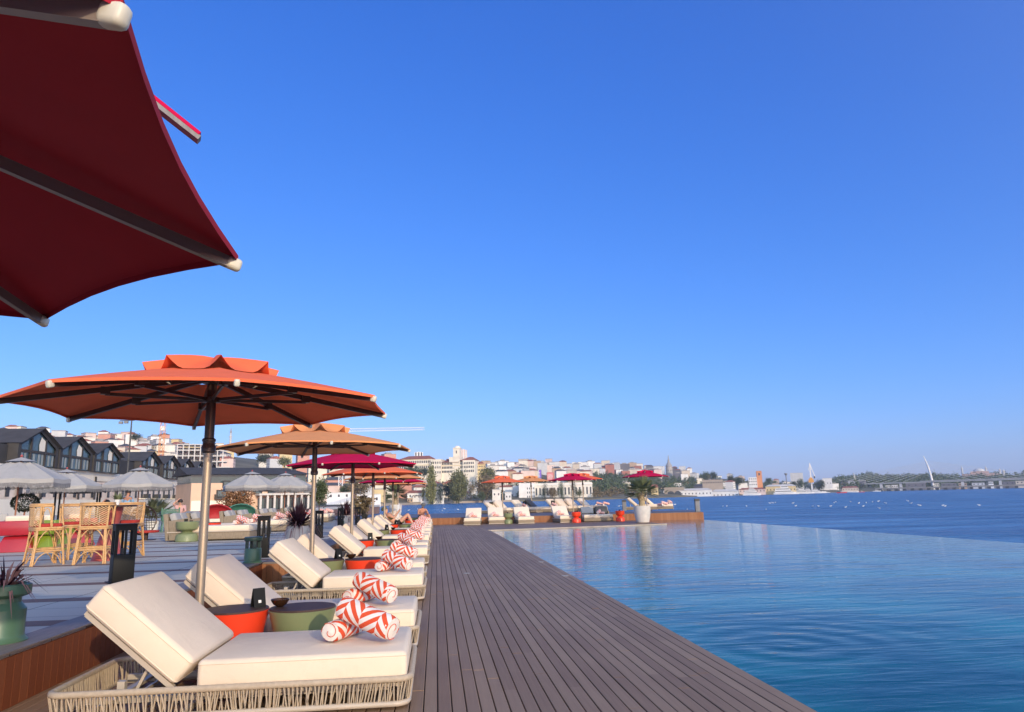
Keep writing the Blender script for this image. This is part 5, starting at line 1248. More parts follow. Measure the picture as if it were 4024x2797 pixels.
# quay wall under the trees
b = MB(); xs_ = list(range(1500, 2060, 20)); po = [AZ(x, interp(x,*D0)-3, 0) for x in xs_]
for a, c in zip(po, po[1:]): b.bar(a+V((0,0,-.95)), c+V((0,0,-.95)), 2.0, 1.7)
tag(b.build('quay_wall', wallmat('quay_stone', (.42,.34,.26))), 'low stone quay wall along the far shore under the trees', 'wall')

# ---- the gabled hotel at the left
m_slate = M('slate_cladding', (.062,.058,.056), .8, .15, .8, spec=.2); m_slateroof = M('slate_roof', (.070,.066,.066), .85, .2, .6, spec=.2); m_glass = M('hotel_glass', (.06,.095,.10), .12, .3, .35, spec=.6)
m_sand = M('sandstone', (.70,.58,.44), .85, .2, .35); m_sandp = M('pink_sandstone', (.80,.66,.54), .85, .22, .5); m_sandc = M('pale_stone_band', (.84,.76,.62), .8, .08, .3); m_curtain = M('curtain', (.30,.33,.315), .9, .2, 3, stretch=(4,4,.2))
FX0 = -65.6
ht = thing('gabled_hotel', 'long hotel with black gabled upper floor over pale sandstone walls', 'hotel', (FX0,114,0), R(92.05))
# local x runs along the street away from the eye, local -y faces the plaza
bays = [(11.6,13.0,14.35),(25.3,13.0,14.2),(39.3,13.0,14.1),(63.9,12.4,14.0),(78.5,12.4,14.0),(91.5,12.0,13.9),(104.0,12.0,13.9),(116.5,12.0,13.8)]
b = MB(); b.box(-9,0,-.5,122,16,8.3); part(b, 'stone_wall', m_sandp, ht)
b = MB(); b.box(-9,-.25,6.6,122,0,8.3); b.box(-9,-.18,-.5,122,0,1.7)
part(b, 'stone_band', m_sandc, ht)
b = MB(); b.box(-22,2,0,-9.0,20,12.0); part(b, 'end_wall', m_sandc, ht)
b = MB(); b.box(-9,.4,8.3,122,15,11.4); part(b, 'upper_wall', m_slate, ht)
for i, (c, wb, zp) in enumerate(bays):
    b = MB(); hw = wb/2; ze = 11.7
    def gab(y, inset=0): return [(c-hw+inset,y,8.32),(c+hw-inset,y,8.32),(c+hw-inset,y,ze-inset*.3),(c,y,zp-inset*.55),(c-hw+inset,y,ze-inset*.3)]
    o_, i_ = gab(-1.1), gab(-1.1, .9); k_ = gab(.6)
    b.add(o_+i_+k_, [(0,1,6,5),(1,2,7,6),(2,3,8,7),(3,4,9,8),(4,0,5,9)]+[(0,10,11,1),(1,11,12,2),(2,12,13,3),(3,13,14,4),(4,14,10,0)])
    ga = part(b, 'gable', m_slate, ht)
    b = MB(); b.add([(c-hw-.3,-1.7,ze-.05),(c,-1.7,zp+.16),(c,12,zp+.16),(c-hw-.3,12,ze-.05),(c+hw+.3,-1.7,ze-.05),(c+hw+.3,12,ze-.05)], [(0,1,2,3),(1,4,5,2)]); ro = part(b, 'roof', m_slateroof, ga)
    b = MB(); q = gab(-.82, .9); b.add(q, [(0,1,2,3,4)]); part(b, 'window', m_glass, ga)
    b = MB()
    for xx in (-hw*.36, hw*.36): b.box(c+xx-.22,-1.05,8.4,c+xx+.22,-.84,ze+ (zp-ze)*(1-abs(xx)/hw)-.6)
    b.box(c-hw+.9,-1.02,10.35,c+hw-.9,-.84,10.75); part(b, 'mullion', m_slate, ga)
    for xx in (-hw*.8,-hw*.62,-hw*.2,hw*.05,hw*.22,hw*.55,hw*.76): b = MB(); b.box(c+xx,-.87,8.5,c+xx+.55,-.83,10.3); part(b, 'curtain', m_curtain, ga)
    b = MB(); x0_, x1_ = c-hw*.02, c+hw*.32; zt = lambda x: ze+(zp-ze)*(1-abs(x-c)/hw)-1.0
    b.add([(x0_+.5,-.9,10.8),(x1_,-.95,10.8),(x1_,-.95,zt(x1_)),(x0_+.9,-.9,zt(x0_)-.2),(x0_+.3,-.9,11.8)], [(0,1,2,3,4)]); part(b, 'lit_reveal', m_sandc, ga)  # flat pale panel, its colour stands in for the sunlit cream balcony wall
x = -6; k = 0
sp1 = []; sp2 = []
while x < 120:
    sp1.append((x, 3.4)); sp2.append((x+1.9, .9)); x += 3.8
windows(ht, sp1[:34], 1.0, 2.6, -.12); windows(ht, sp2[:34], 1.5, 1.7, -.30)
for x in [62,69,76,83,90,97,104]:
    b = MB(); b.box(x-1.6,-1.6,3.1,x+1.6,-.0,3.3); bl = part(b, 'balcony', m_sandc, ht); b = MB(); b.box(x-.1,-1.6,3.3,x+1.6,-1.52,4.3); b.box(x+1.52,-1.52,3.3,x+1.6,0,4.3); part(b, 'rail', m_darkgrey, bl)
for x in (-4,1.5,8,15,22,29,36,47,54):
    b = MB(); b.box(x-.22,-.5,0,x+.22,-.28,7.4); part(b, 'downpipe', m_slate, ht)
for x in (3,13,23,33,45,55): 
    b = MB(); b.box(x-1.7,-.42,.2,x+1.7,-.20,2.9); su = part(b, 'stone_surround', m_sandc, ht); b = MB(); b.box(x-1.0,-.50,.2,x+1.0,-.40,2.2); part(b, 'opening', m_win, su)
# ---- the beige hotel wing with a dark roof
t, W, s = front(833, 1240, 2004, 152, 'beige_hotel', 'modern peach-beige hotel wing with dark framed windows and slate roof', 'hotel', 158)
hz = lambda y: (2004-y)*s
m_peach = M('peach_render', (.72,.48,.33), .85, .08, .4)
b = MB(); b.box(-4,0,-1,W,14,hz(1902)); part(b, 'wall', m_peach, t)
b = MB(); b.box(-4,.8,hz(1902),W-2,13,hz(1868)); part(b, 'glazed_storey', m_glass, t)
b = MB(); b.add([(-5,-.6,hz(1870)),(W-1.5,-.6,hz(1868)),(W-1.5,14,hz(1868)),(-5,14,hz(1870)),(-5,7,hz(1836)),(W-4,7,hz(1836))], [(0,1,5,4),(1,2,5),(2,3,4,5),(3,0,4),(3,2,1,0)]); part(b, 'roof', m_slateroof, t)
for (x0,x1,y0,y1) in ((845,885,1928,1958),(866,895,1893,1920),(912,958,1905,1925),(930,958,1928,1955),(980,1018,1925,1948),(996,1026,1900,1916),(1040,1068,1912,1950),(1128,1160,1910,1950),(1186,1216,1920,1948)):
    k = W/407; xa, xb = (x0-833)*k, (x1-833)*k
    b = MB(); b.box(xa,-.15,hz(y1),xb,-.03,hz(y0)); fr_ = part(b, 'window', m_slate, t); b = MB(); b.box(xa+.25,-.2,hz(y1)+.25,xb-.25,-.16,hz(y0)-.25); part(b, 'pane', m_glass, fr_)
for (x0,x1,y) in ((838,888,1963),(908,962,1924),(1040,1090,1918)):
    k = W/407; b = MB(); b.box((x0-833)*k,-1.5,hz(y),(x1-833)*k,-.01,hz(y)+.22); b.box((x0-833)*k,-1.5,hz(y)+.22,(x0-833)*k+.1,-.1,hz(y)+.9); part(b, 'balcony', m_darkgrey, t)
b = MB()
for i in range(9): x = W*(.40+.6*i/9); b.box(x,-2.6,-1,x+.4,-2.2,hz(1952))
b.box(W*.39,-2.8,hz(1952),W,-.05,hz(1952)+.35); part(b, 'colonnade', m_slab, t)
for i in range(8): b = MB(); x = W*(.42+.6*i/9); b.box(x,-.2,-.5,x+1.3+.3*(i % 2),-.02,hz(1962)); part(b, 'door', m_glass, t)
b = MB(); b.box(-3.9,-.3,-1,W*.11,-.02,hz(1968)); part(b, 'stone_base', m_sandc, t)
# garden wall in front of the gabled hotel
b = MB(); b.bar(V((-62.5,100,1.2)), V((-67,225,1.2)), .5, 3.4); tag(b.build('garden_wall', m_sandc), 'pale stone garden wall in front of the gabled hotel', 'wall')
# ---- construction frame with orange tower crane, long white crane jib
t, W, s = front(690, 905, 1838, 330, 'building_shell', 'unfinished grey concrete building shell behind the gabled hotel', 'building'); hh = (1838-1735)*s
b = MB()
for i in range(5): b.box(0,0,i*hh/4.6,W*(1-.06*i),10,i*hh/4.6+.35)
part(b, 'floor_slab', m_slab, t)
b = MB()
for i in range(9):
    x = W*.84*i/8; b = MB(); b.box(x,-.12,-.5,x+.4,.28,hh*.86); part(b, 'column', m_slab, t); b = MB(); b.box(0,5,0,W*.8,5.3,hh*.8); part(b, 'core_wall', PALD['pale grey'], t)
def lattice(b, a, c, wd, n, r):
    a, c = V(a), V(c); d = (c-a).normalized(); u = V((0,0,1)) if abs(d.z) < .9 else V((1,0,0)); x = d.cross(u).normalized()*wd/2; y = x.cross(d).normalized()*wd/2
    cs = [x+y, x-y, -x-y, y-x]
    for k in cs: b.bar(a+k, c+k, r)
    for i in range(n):
        p, q = a.lerp(c, i/n), a.lerp(c, (i+1)/n)
        for k in range(4): b.bar(p+cs[k], q+cs[(k+1) % 4], r*.7)
p = AT(632, 1795, 310); t = thing('tower_crane', 'orange lattice tower crane standing in front of the hillside houses', 'crane', p)
b = MB(); lattice(b, (0,0,-12), (0,0,16.5), 1.5, 14, .13); part(b, 'mast', M('orange_paint', (.75,.28,.05), .5, .1, 2), t)
b = MB(); b.box(-.7,-.7,10.2,1.0,.7,11.8); part(b, 'cab', m_white, t)
p = AT(1360, 1690, 300); q = AT(1665, 1684, 330); pz_ = 1830
mp_ = AT(1340, 1830, 300); t = thing('jib_crane', 'white lattice crane with its long jib reaching out above the peach parasol', 'crane', (mp_.x, mp_.y, mp_.z-8))
L_ = lambda P: V(P)-V(t.location)
b = MB(); lattice(b, L_((mp_.x,mp_.y,mp_.z-8)), L_((mp_.x,mp_.y,p.z+1)), 1.5, 14, .16); part(b, 'mast', m_white, t)
b = MB(); a0 = V((mp_.x,mp_.y,p.z)); lattice(b, L_(a0), L_(q), 1.1, 34, .13); part(b, 'jib', m_white, t)
b = MB(); lattice(b, L_(a0), L_(a0-(q-a0)*.25), 1.1, 8, .13); part(b, 'counter_jib', m_white, t)
# minarets on the left hill
p = AT(905, 1745, 860); t = thing('minaret', 'thin pale minaret with pointed top on the left hill skyline', 'minaret', p)
b = MB(); b.lathe([(1.5,-8),(1.2,8),(1.9,8.2),(1.9,9.0),(1.0,9.2),(.95,12.5)], 14); part(b, 'shaft', PALD['pale grey'], t); b = MB(); b.lathe([(1.3,12.5),(.05,19)], 14); part(b, 'spire', m_roofgrey, t)

# ---- bridge, mosque, pontoon bridge, shipyard crane
LB = lambda P: V(P)
bd = 1500; b0, b1 = AT(3398, 1901, bd), AT(4700, 1861, 1500)
t = thing('cable_bridge', 'grey cable-stayed metro bridge with a curved white pylon', 'bridge', b0); dv = b1-b0; t.rotation_euler = (0,0,math.atan2(dv.y, dv.x)); Lb = dv.xy.length; sl_ = dv.z/Lb
b = MB(); b.bar((0,0,0),(Lb,0,dv.z), 9, 2.0); b.bar((Lb*.20,-4.8,1.9),(Lb,-4.8,dv.z+2.2), .5, 1.4); part(b, 'deck', M('bridge_steel', (.33,.33,.33), .5, .1, .1), t)
pyx = Lb*(3708-3398)/(4700-3398)
b = MB(); pts = [(pyx+1.5,0,-5)]+[(pyx+1.5-.4*k-5.2*(k/9)**2.6,0,-6+52*k/9) for k in range(10)]; b.tube(pts, [2.4]+[2.3-.15*k-.004*k*k for k in range(10)], 12); part(b, 'pylon', m_white, t, smooth=50)
for s_ in (-1, 1):
    for k in range(9):
        z1 = 19+2.2*k; x1 = pyx-3.0*((z1+6)/52)**2; x2 = pyx+s_*(45+17*k); b = MB(); b.bar((x1,0,z1),(x2,0,x2*sl_+1.5), .42); part(b, 'cable', PALD['pale grey'], t)
for x in (Lb*.06,Lb*.13,Lb*.34,Lb*.46,Lb*.58): b = MB(); b.box(x-2,-3,-20,x+2,3,x*sl_-1.2); part(b, 'pier', PALD['pale grey'], t)
t = thing('pontoon_bridge', 'low dark road bridge on pontoons beneath the cable-stayed bridge', 'bridge', AT(3440, 1921, 1400)); c = AT(4700, 1891, 1400); dv = c-V(t.location); t.rotation_euler = (0,0,math.atan2(dv.y, dv.x)); Lb = dv.xy.length
b = MB(); b.box(0,-5,-.6,Lb,5,1.6); part(b, 'deck', M('bridge_concrete', (.24,.23,.22), .8, .15, .1), t)
for k in range(34): b = MB(); x = 6+Lb*k/34; b.box(x,-6,-7.5,x+4.5,6,-.62); part(b, 'pontoon', m_darkgrey, t)
p = AT(3858, 1878, 2300); s = PXS(3858,2300); t = thing('domed_mosque', 'large pinkish domed mosque with grey minarets on the right skyline', 'mosque', p, facing(p))
b = MB(); b.box(-34*s*1.3,0,-30,52*s*1.2,60,16*s); b.box(-26*s,5,16*s,34*s,55,25*s); b.box(-60*s,10,-30,-46*s,40,14*s); part(b, 'wall', M('pink_plaster', (.52,.34,.29), .8, .15, .1), t)
b = MB(); b.lathe([(19*s,25*s),(19*s,29*s),(16*s,33*s),(9*s,36*s),(.5,37.5*s)], 24, c=(6*s,28,0)); part(b, 'dome', PALD['pale grey'], t, smooth=50)
for x, h_ in ((-62,34),(-18,45),(62,47),(-74,30)):
    b = MB(); b.lathe([(2.8,-30),(2.4,h_*s*.78),(3.4,h_*s*.79),(3.4,h_*s*.82),(2.0,h_*s*.83),(1.6,h_*s*.9),(.1,h_*s*1.04)], 12, c=(x*s,4,0)); part(b, 'minaret', PALD['pale grey'], t, smooth=40)
p = AT(3192, 1926, 1250); s = PXS(3192,1250); t = thing('shipyard_crane', 'white shipyard crane with yellow base and slanted jib', 'crane', p, facing(p))
b = MB(); b.bar((0,0,0),(0,0,98*s), 2.0); part(b, 'mast', m_white, t); b = MB(); b.bar((0,0,104*s),(-15*s,-2,52*s), .8); b.bar((0,0,104*s),(7*s,0,78*s), .8); b.bar((0,0,98*s),(0,0,106*s), 1.4); part(b, 'jib', m_white, t)
b = MB(); b.box(-9*s,-4,30*s,10*s,4,43*s); b.box(-5*s,-3,43*s,6*s,3,49*s); part(b, 'machine_house', M('crane_yellow', (.75,.36,.06), .5, .1, .5), t); b = MB(); b.box(-15*s,0,46*s,-10*s,3,54*s); part(b, 'counterweight', m_darkgrey, t)
t = thing('water_tower', 'thin dark mushroom-topped tower left of the shipyard crane', 'tower', AT(3092, 1905, 1400)); s = PXS(3092,1400)
b = MB(); b.lathe([(2.2*s,0),(1.6*s,36*s)], 10); part(b, 'stem', m_greypot, t); b = MB(); b.lathe([(2*s,36*s),(6*s,42*s),(5.6*s,45*s),(.1,46*s)], 14); part(b, 'head', m_greypot, t)
t = thing('white_belfry', 'small white pointed belfry on the wooded skyline left of the bridge', 'tower', AT(3359, 1882, 1900)); s = PXS(3359,1900)
b = MB(); b.box(-4.5*s,0,-6,4.5*s,7*s,10*s); part(b, 'wall', PALD['white'], t); b = MB(); b.lathe([(5*s,10*s),(3*s,16*s),(.2,25*s)], 8, c=(0,3.5*s,0)); part(b, 'spire', PALD['pale grey'], t)

# low buildings on the far bank under the bridge
for i, (x0,x1,yt,yb,wc,l) in enumerate([(3480,3500,1908,1918,'white','small white building under the left end of the cable bridge'),(3504,3530,1906,1917,'off-white','pale building under the cable bridge, left of the pylon'),(3560,3640,1900,1915,'dark grey','long dark grey shed under the bridge just left of the pylon'),
    (3668,3692,1900,1912,'cream','cream building under the bridge right of the pylon'),(3700,3760,1901,1911,'dark grey','dark grey block under the bridge, second right of the pylon'),(3768,3800,1899,1909,'tan','tan building under the bridge below the left minaret'),
    (3820,3870,1898,1908,'pale grey','pale grey shed under the bridge below the mosque'),(3885,3905,1893,1904,'white','small white building under the bridge below the right minaret'),(3930,3990,1894,1905,'dark grey','dark shed under the bridge near the picture edge'),(3992,4040,1890,1902,'beige','beige building under the bridge cut by the picture edge')]):
    t, W, s = front(x0, x1, yb, 1640, 'bank_building', l, 'building'); hh = (yb-yt)*s
    b = MB(); b.box(0,0,-12,W,12,hh); part(b, 'wall', PALD[wc], t); b = MB(); b.box(-.3,-.3,hh,W+.3,12.3,hh+.6); part(b, 'roof', m_roofgrey, t)
    windows(t, [(W*(k+.5)/3, hh*.35) for k in range(3)], 2.2, hh*.35)
# ------------------------------------------------------------------ trees, woods, boats, gulls
def leafmat(n, c, v=.45): return M(n, c, .65, v, .35, trans=.1)
LM = {'olive': leafmat('olive_leaves', (.17,.175,.070)), 'green': leafmat('green_leaves', (.095,.125,.052)), 'dark': leafmat('dark_leaves', (.055,.075,.040)), 'brown': leafmat('brown_leaves', (.22,.165,.085)),
      'yellow': leafmat('yellow_green_leaves', (.25,.25,.095)), 'autumn': leafmat('autumn_leaves', (.26,.12,.045))}
m_bark = M('bark', (.10,.075,.05), .9, .3, 2)
def crown_mesh(b, rg, hgt, wid, base, nclump, per, leaf, shape='round', c=(0,0,0)):
    for i in range(nclump):
        if shape == 'poplar':
            z = rg.random()**.9; rr = wid*.5*math.sin(PI*min(1, .08+z*.92))**.7*rg.uniform(.2,1); a = rg.uniform(0, 2*PI); p = V((rr*math.cos(a), rr*math.sin(a), base+z*(hgt-base))); cr = (wid*.13, wid*.13, wid*.45)
        elif shape == 'willow':
            u = V((rg.gauss(0,1), rg.gauss(0,1), rg.gauss(0,1))).normalized()*rg.uniform(.5,1); p = V((u.x*wid*.5, u.y*wid*.5, base+(hgt-base)*(.52+.48*u.z))); cr = (wid*.07, wid*.07, hgt*.13)
        else:
            u = V((rg.gauss(0,1), rg.gauss(0,1), rg.gauss(0,1)+.15)).normalized()*rg.uniform(.45,1); p = V((u.x*wid*.5, u.y*wid*.5, base+(hgt-base)*(.5+.5*u.z))); cr = (wid*.13,)*3
        p += V(c)
        for k in range(per):
            q = p+V((rg.gauss(0,1)*cr[0], rg.gauss(0,1)*cr[1], rg.gauss(0,1)*cr[2])); d = V((rg.gauss(0,1), rg.gauss(0,1), rg.gauss(0,1)-(1.2 if shape == 'willow' else -.9 if shape == 'poplar' else 0))).normalized()*leaf*rg.uniform(.6,1.3)
            x = d.cross(V((rg.gauss(0,1), rg.gauss(0,1), rg.gauss(0,1)))).normalized()*leaf*.38
            b.add([q-d*.5-x*.5, q-d*.5+x*.5, q+x, q+d*.6, q-x], [(0,1,2,3,4)])
def tree(name, label, p, hgt, wid, mat_, shape='round', seed=1, base=None, nclump=46, per=40, leaf=None, group=None, trunk_r=None):
    rg = random.Random(seed); t = thing(name, label, 'tree', p, 0, group); base = hgt*.18 if base is None else base; tr_ = trunk_r or wid*.035+.05
    b = MB(); b.tube([(0,0,-1),(wid*.01,0,hgt*.3),(0,wid*.015,hgt*.6),(0,0,hgt*.85)], [tr_,tr_*.8,tr_*.5,tr_*.15], 8)
    for k in range(6): a = rg.uniform(0, 2*PI); z = hgt*rg.uniform(.25,.6); b.tube([(0,0,z),(wid*.18*math.cos(a),wid*.18*math.sin(a),z+hgt*.12),(wid*.36*math.cos(a),wid*.36*math.sin(a),z+hgt*.2)], [tr_*.5,tr_*.3,tr_*.1], 6)
    b.build('trunk', m_bark, t, smooth=50)
    b = MB(); crown_mesh(b, rg, hgt, wid, base, nclump, per, leaf or wid*.07, shape); b.build('crown', LM[mat_], t)
    return t
def tree_at(name, label, px0, px1, pyt, pyb, dist, mat_, shape='round', seed=1, **k):
    p = AT((px0+px1)/2, pyb, dist); s = PXS((px0+px1)/2, dist); return tree(name, label, p, (pyb-pyt)*s, (px1-px0)*s, mat_, shape, seed, **k)
tree_at('poplar_tree', 'tall slender yellow-green poplar at the far waterside, right of the red-roofed house', 1677, 1712, 1848, 1974, 583, 'yellow', 'poplar', 3, nclump=120, per=30, leaf=1.0, base=2)
tree_at('willow_tree', 'big drooping olive-green willow at the far waterside', 1768, 1838, 1860, 1968, 600, 'olive', 'willow', 4, nclump=150, per=34, leaf=1.1, base=1)
tree_at('broad_tree', 'dark rounded tree between the poplar and the willow', 1738, 1788, 1893, 1962, 620, 'dark', 'round', 5, nclump=60, base=1)
tree_at('brown_tree', 'large loose brownish autumn tree right of the willow', 1872, 1950, 1876, 1962, 650, 'brown', 'willow', 6, nclump=120, per=26, leaf=1.1, base=3)
tree_at('brown_tree', 'smaller brownish tree touching the right side of the willow', 1834, 1868, 1895, 1958, 640, 'brown', 'round', 7, nclump=40, per=26)
tree_at('conifer_tree', 'small dark pointed tree in front of the white shed by the poplar', 1716, 1744, 1918, 1972, 585, 'dark', 'poplar', 8, base=1)
tree_at('young_tree', 'small yellow-green tree before the red-roofed waterfront house', 1655, 1672, 1918, 1955, 588, 'yellow', 'poplar', 9)
tree_at('round_bush', 'round green bush by the quay under the brown tree', 1880, 1908, 1935, 1965, 640, 'green', 'round', 10, base=.3)
tree_at('round_bush', 'round dark bush at the foot of the willow', 1766, 1790, 1942, 1966, 596, 'dark', 'round', 11, base=.3)
tree_at('round_bush', 'green bush on the quay right of the brown tree', 1936, 1962, 1935, 1966, 655, 'green', 'round', 12, base=.3)
tree_at('hillside_tree', 'dark tree at the left foot of the long palace', 1650, 1683, 1838, 1882, 760, 'dark', 'round', 13)
tree_at('hillside_tree', 'bushy green tree left of the long palace, above the salmon parasol edge', 1590, 1652, 1842, 1872, 770, 'green', 'round', 14)
tree_at('hillside_tree', 'olive tree in front of the yellow palace wing', 1888, 1946, 1846, 1892, 770, 'olive', 'round', 15)
tree_at('plane_tree', 'wide brownish-green tree above the site cabins behind the parasol poles', 1372, 1446, 1890, 1945, 470, 'brown', 'round', 16, nclump=80)
tree_at('plane_tree', 'green tree between the white warehouse and the site cabins', 1335, 1385, 1912, 1945, 480, 'green', 'round', 17)
tree_at('hillside_tree', 'green clump on the left skyline right of the floodlight mast', 514, 550, 1706, 1730, 800, 'dark', 'round', 18)
tree_at('hillside_tree', 'green tree among white houses below the peach parasol edge', 1095, 1140, 1800, 1832, 700, 'olive', 'round', 19)
tree_at('hillside_tree', 'dark tree above the second grey parasol pair', 1010, 1065, 1792, 1815, 800, 'dark', 'round', 20)
for i, (x0,x1,yt,l) in enumerate([(2128,2152,1908,'dark green tree first from the white block before the colonnade'),(2152,2190,1918,'brownish tree second from the white block before the colonnade'),(2192,2220,1905,'tall dark tree in the middle of the colonnade front'),(2242,2268,1903,'tall dark tree left of the crimson parasol pole, before the colonnade'),(2266,2290,1925,'small olive tree at the right part of the colonnade front')]):
    tree_at('waterside_tree', l, x0, x1, yt, 1956, 705, ('dark','brown','green','dark','olive')[i], 'poplar' if i in (0,2,3) else 'round', 30+i, base=1)
for i, (x0,x1,yt,yb,dd,l) in enumerate([(2758,2790,1856,1886,1250,'round dark tree below the pavilion-roofed house'),(2790,2818,1856,1884,1260,'second round dark tree beside the pavilion-roofed house'),(2890,2918,1876,1908,1080,'dark green tree left of the white house by the brick tower'),(2862,2892,1868,1905,1100,'green tree on the slope above the glazed boat shed'),
   (3134,3160,1880,1918,1300,'dark conical tree beside the grey concrete block'),(3108,3134,1895,1918,1290,'low dark tree left of the grey concrete block'),(3012,3035,1880,1895,1300,'tree on the low ridge right of the brick tower'),(3205,3240,1890,1922,1300,'dark trees at the right foot of the shipyard crane')]):
    tree_at('shore_tree', l, x0, x1, yt, yb, dd, 'dark' if i % 2 else 'green', 'round', 50+i, base=.5)
# plaza-side trees
tree('autumn_bush', 'orange-brown autumn bush in front of the beige hotel', AZ(930, 42, STEP), 1.75, 1.5, 'autumn', 'round', 71, base=.5, nclump=60, per=24, leaf=.11)
tree('small_tree', 'small bushy green tree beside the peach parasol pole, before the beige hotel', AZ(1254, 46, STEP), 2.3, .95, 'green', 'round', 72, base=.9, nclump=60, per=30, leaf=.10, trunk_r=.04)
tree('purple_shrub', 'dark reddish spiky shrub far behind the third parasol pole', AZ(1428, 34, STEP), 1.35, .9, 'brown', 'round', 73, base=.3, nclump=30, per=20, leaf=.12)
# woods that read as one mass
def wood(x0, x1, t0, t1, n, mt_, seed, sz=(7,12)):
    rg = random.Random(seed); b = MB()
    for i in range(n):
        x = rg.uniform(x0, x1); t = rg.uniform(t0, t1); p = terr(x, t); w_ = rg.uniform(*sz)
        crown_mesh(b, rg, w_*.95, w_, -1, 9, 13, w_*.16, 'round', p)
    return b
struct(wood(2325, 2725, .06, .74, 250, 'dark', 80).build('wooded_slope', LM['green']), 'stuff')
struct(wood(2325, 2560, .02, .16, 60, 'brown', 81, (5,8)).build('shore_bushes', LM['brown']), 'stuff')
struct(wood(3255, 3700, .06, 1.0, 330, 'green', 82, (10,18)).build('wooded_ridge', LM['green']), 'stuff')
struct(wood(3640, 4300, .04, 1.0, 300, 'green', 83, (12,20)).build('distant_treeline', LM['green']), 'stuff')
struct(wood(1000, 1560, .05, .75, 70, 'green', 84, (6,10)).build('hillside_greenery', LM['olive']), 'stuff')
struct(wood(1480, 2040, .03, .45, 110, 'green', 88, (5,9)).build('slope_greenery', LM['olive']), 'stuff')
struct(wood(1905, 2330, .05, .5, 60, 'green', 85, (6,9)).build('town_greenery', LM['green']), 'stuff')
struct(wood(2720, 3260, .1, .95, 120, 'green', 86, (7,11)).build('shore_greenery', LM['green']), 'stuff')

# boats
m_hull = M('white_hull', (.82,.81,.78), .3, .04, .5); m_hulld = M('dark_hull', (.03,.04,.06), .4, .1, .5); m_hullr = M('red_hull', (.62,.02,.06), .4, .05, .5)
def boat(px0, px1, py, label, kind='yacht', hull=None, group='boats moored along the far shore', off=0):
    a, c = G(px0, py, -1.8), G(px1, py, -1.8); dmid = (a.xy.length+c.xy.length)/2-off
    a, c = AT(px0, py, dmid), AT(px1, py, dmid); a.z = c.z = -1.8; L = (c-a).length
    t = thing(kind, label, 'boat', (a+c)/2, math.atan2(c.y-a.y, c.x-a.x), group); k = min(1.0, 26/L)**.35; W = L*.22; h = L*.085*k
    hull = hull or m_hull; b = MB(); st_ = []
    for i in range(9):
        u = i/8; x = -L/2+L*u; wd = W*.5*(1-max(0, u-.45)**2*3.0) if u > .45 else W*.5*(.86+.14*u/.45); wd = max(wd, .05); sh = h*(1+.45*max(0, u-.4))
        st_.append([(x-(.0 if u < 1 else 0), -wd*.7, -.6), (x+ (L*.03 if u > .9 else 0), -wd, sh), (x+(L*.03 if u > .9 else 0), wd, sh), (x, wd*.7, -.6)])
    vs = [q for s_ in st_ for q in s_]; fs = [(i*4+j, (i+1)*4+j, (i+1)*4+(j+1) % 4, i*4+(j+1) % 4) for i in range(8) for j in range(4)]+[(3,2,1,0),(32,33,34,35)]
    b.add(vs, fs); b.build('hull', hull, t)
    decks = {'yacht': [(-.36,.22,1.0),(-.28,.08,1.0)], 'ferry': [(-.44,.36,1.0),(-.40,.28,1.0),(-.16,.20,.9)], 'motorboat': [(-.20,.18,1.0)], 'tug': [(-.1,.22,1.0),(.02,.16,1.0)]}[kind]
    z = h*1.0
    for i, (x0, x1, q) in enumerate(decks):
        hh = h*(1.05 if kind != 'ferry' else 1.25); b = MB(); ww = W*(.40-.06*i)
        b.add([(L*x0,-ww,z),(L*x1,-ww,z),(L*x1,ww,z),(L*x0,ww,z),(L*(x0+.01),-ww*.92,z+hh),(L*(x1-.06),-ww*.92,z+hh),(L*(x1-.06),ww*.92,z+hh),(L*(x0+.01),ww*.92,z+hh)],
              [(4,5,6,7),(0,1,5,4),(1,2,6,5),(2,3,7,6),(3,0,4,7)]); cb = b.build('cabin', m_white, t)
        b = MB(); b.box(L*(x0+.03),-ww*1.0-.06,z+hh*.42,L*(x1-.05),-ww*.98+.02,z+hh*.72); b.build('window_band', m_win, cb); z += hh
    b = MB(); b.bar((-.05*L,0,z),(-.07*L,0,z+h*(2.2 if kind != 'tug' else 5.5)), max(.12, L*.006)); b.bar((-.05*L-.04*L,0,z+h*1.0),(.01*L,0,z+h*1.0), max(.08, L*.004)); b.build('mast', m_white, t)
    return t
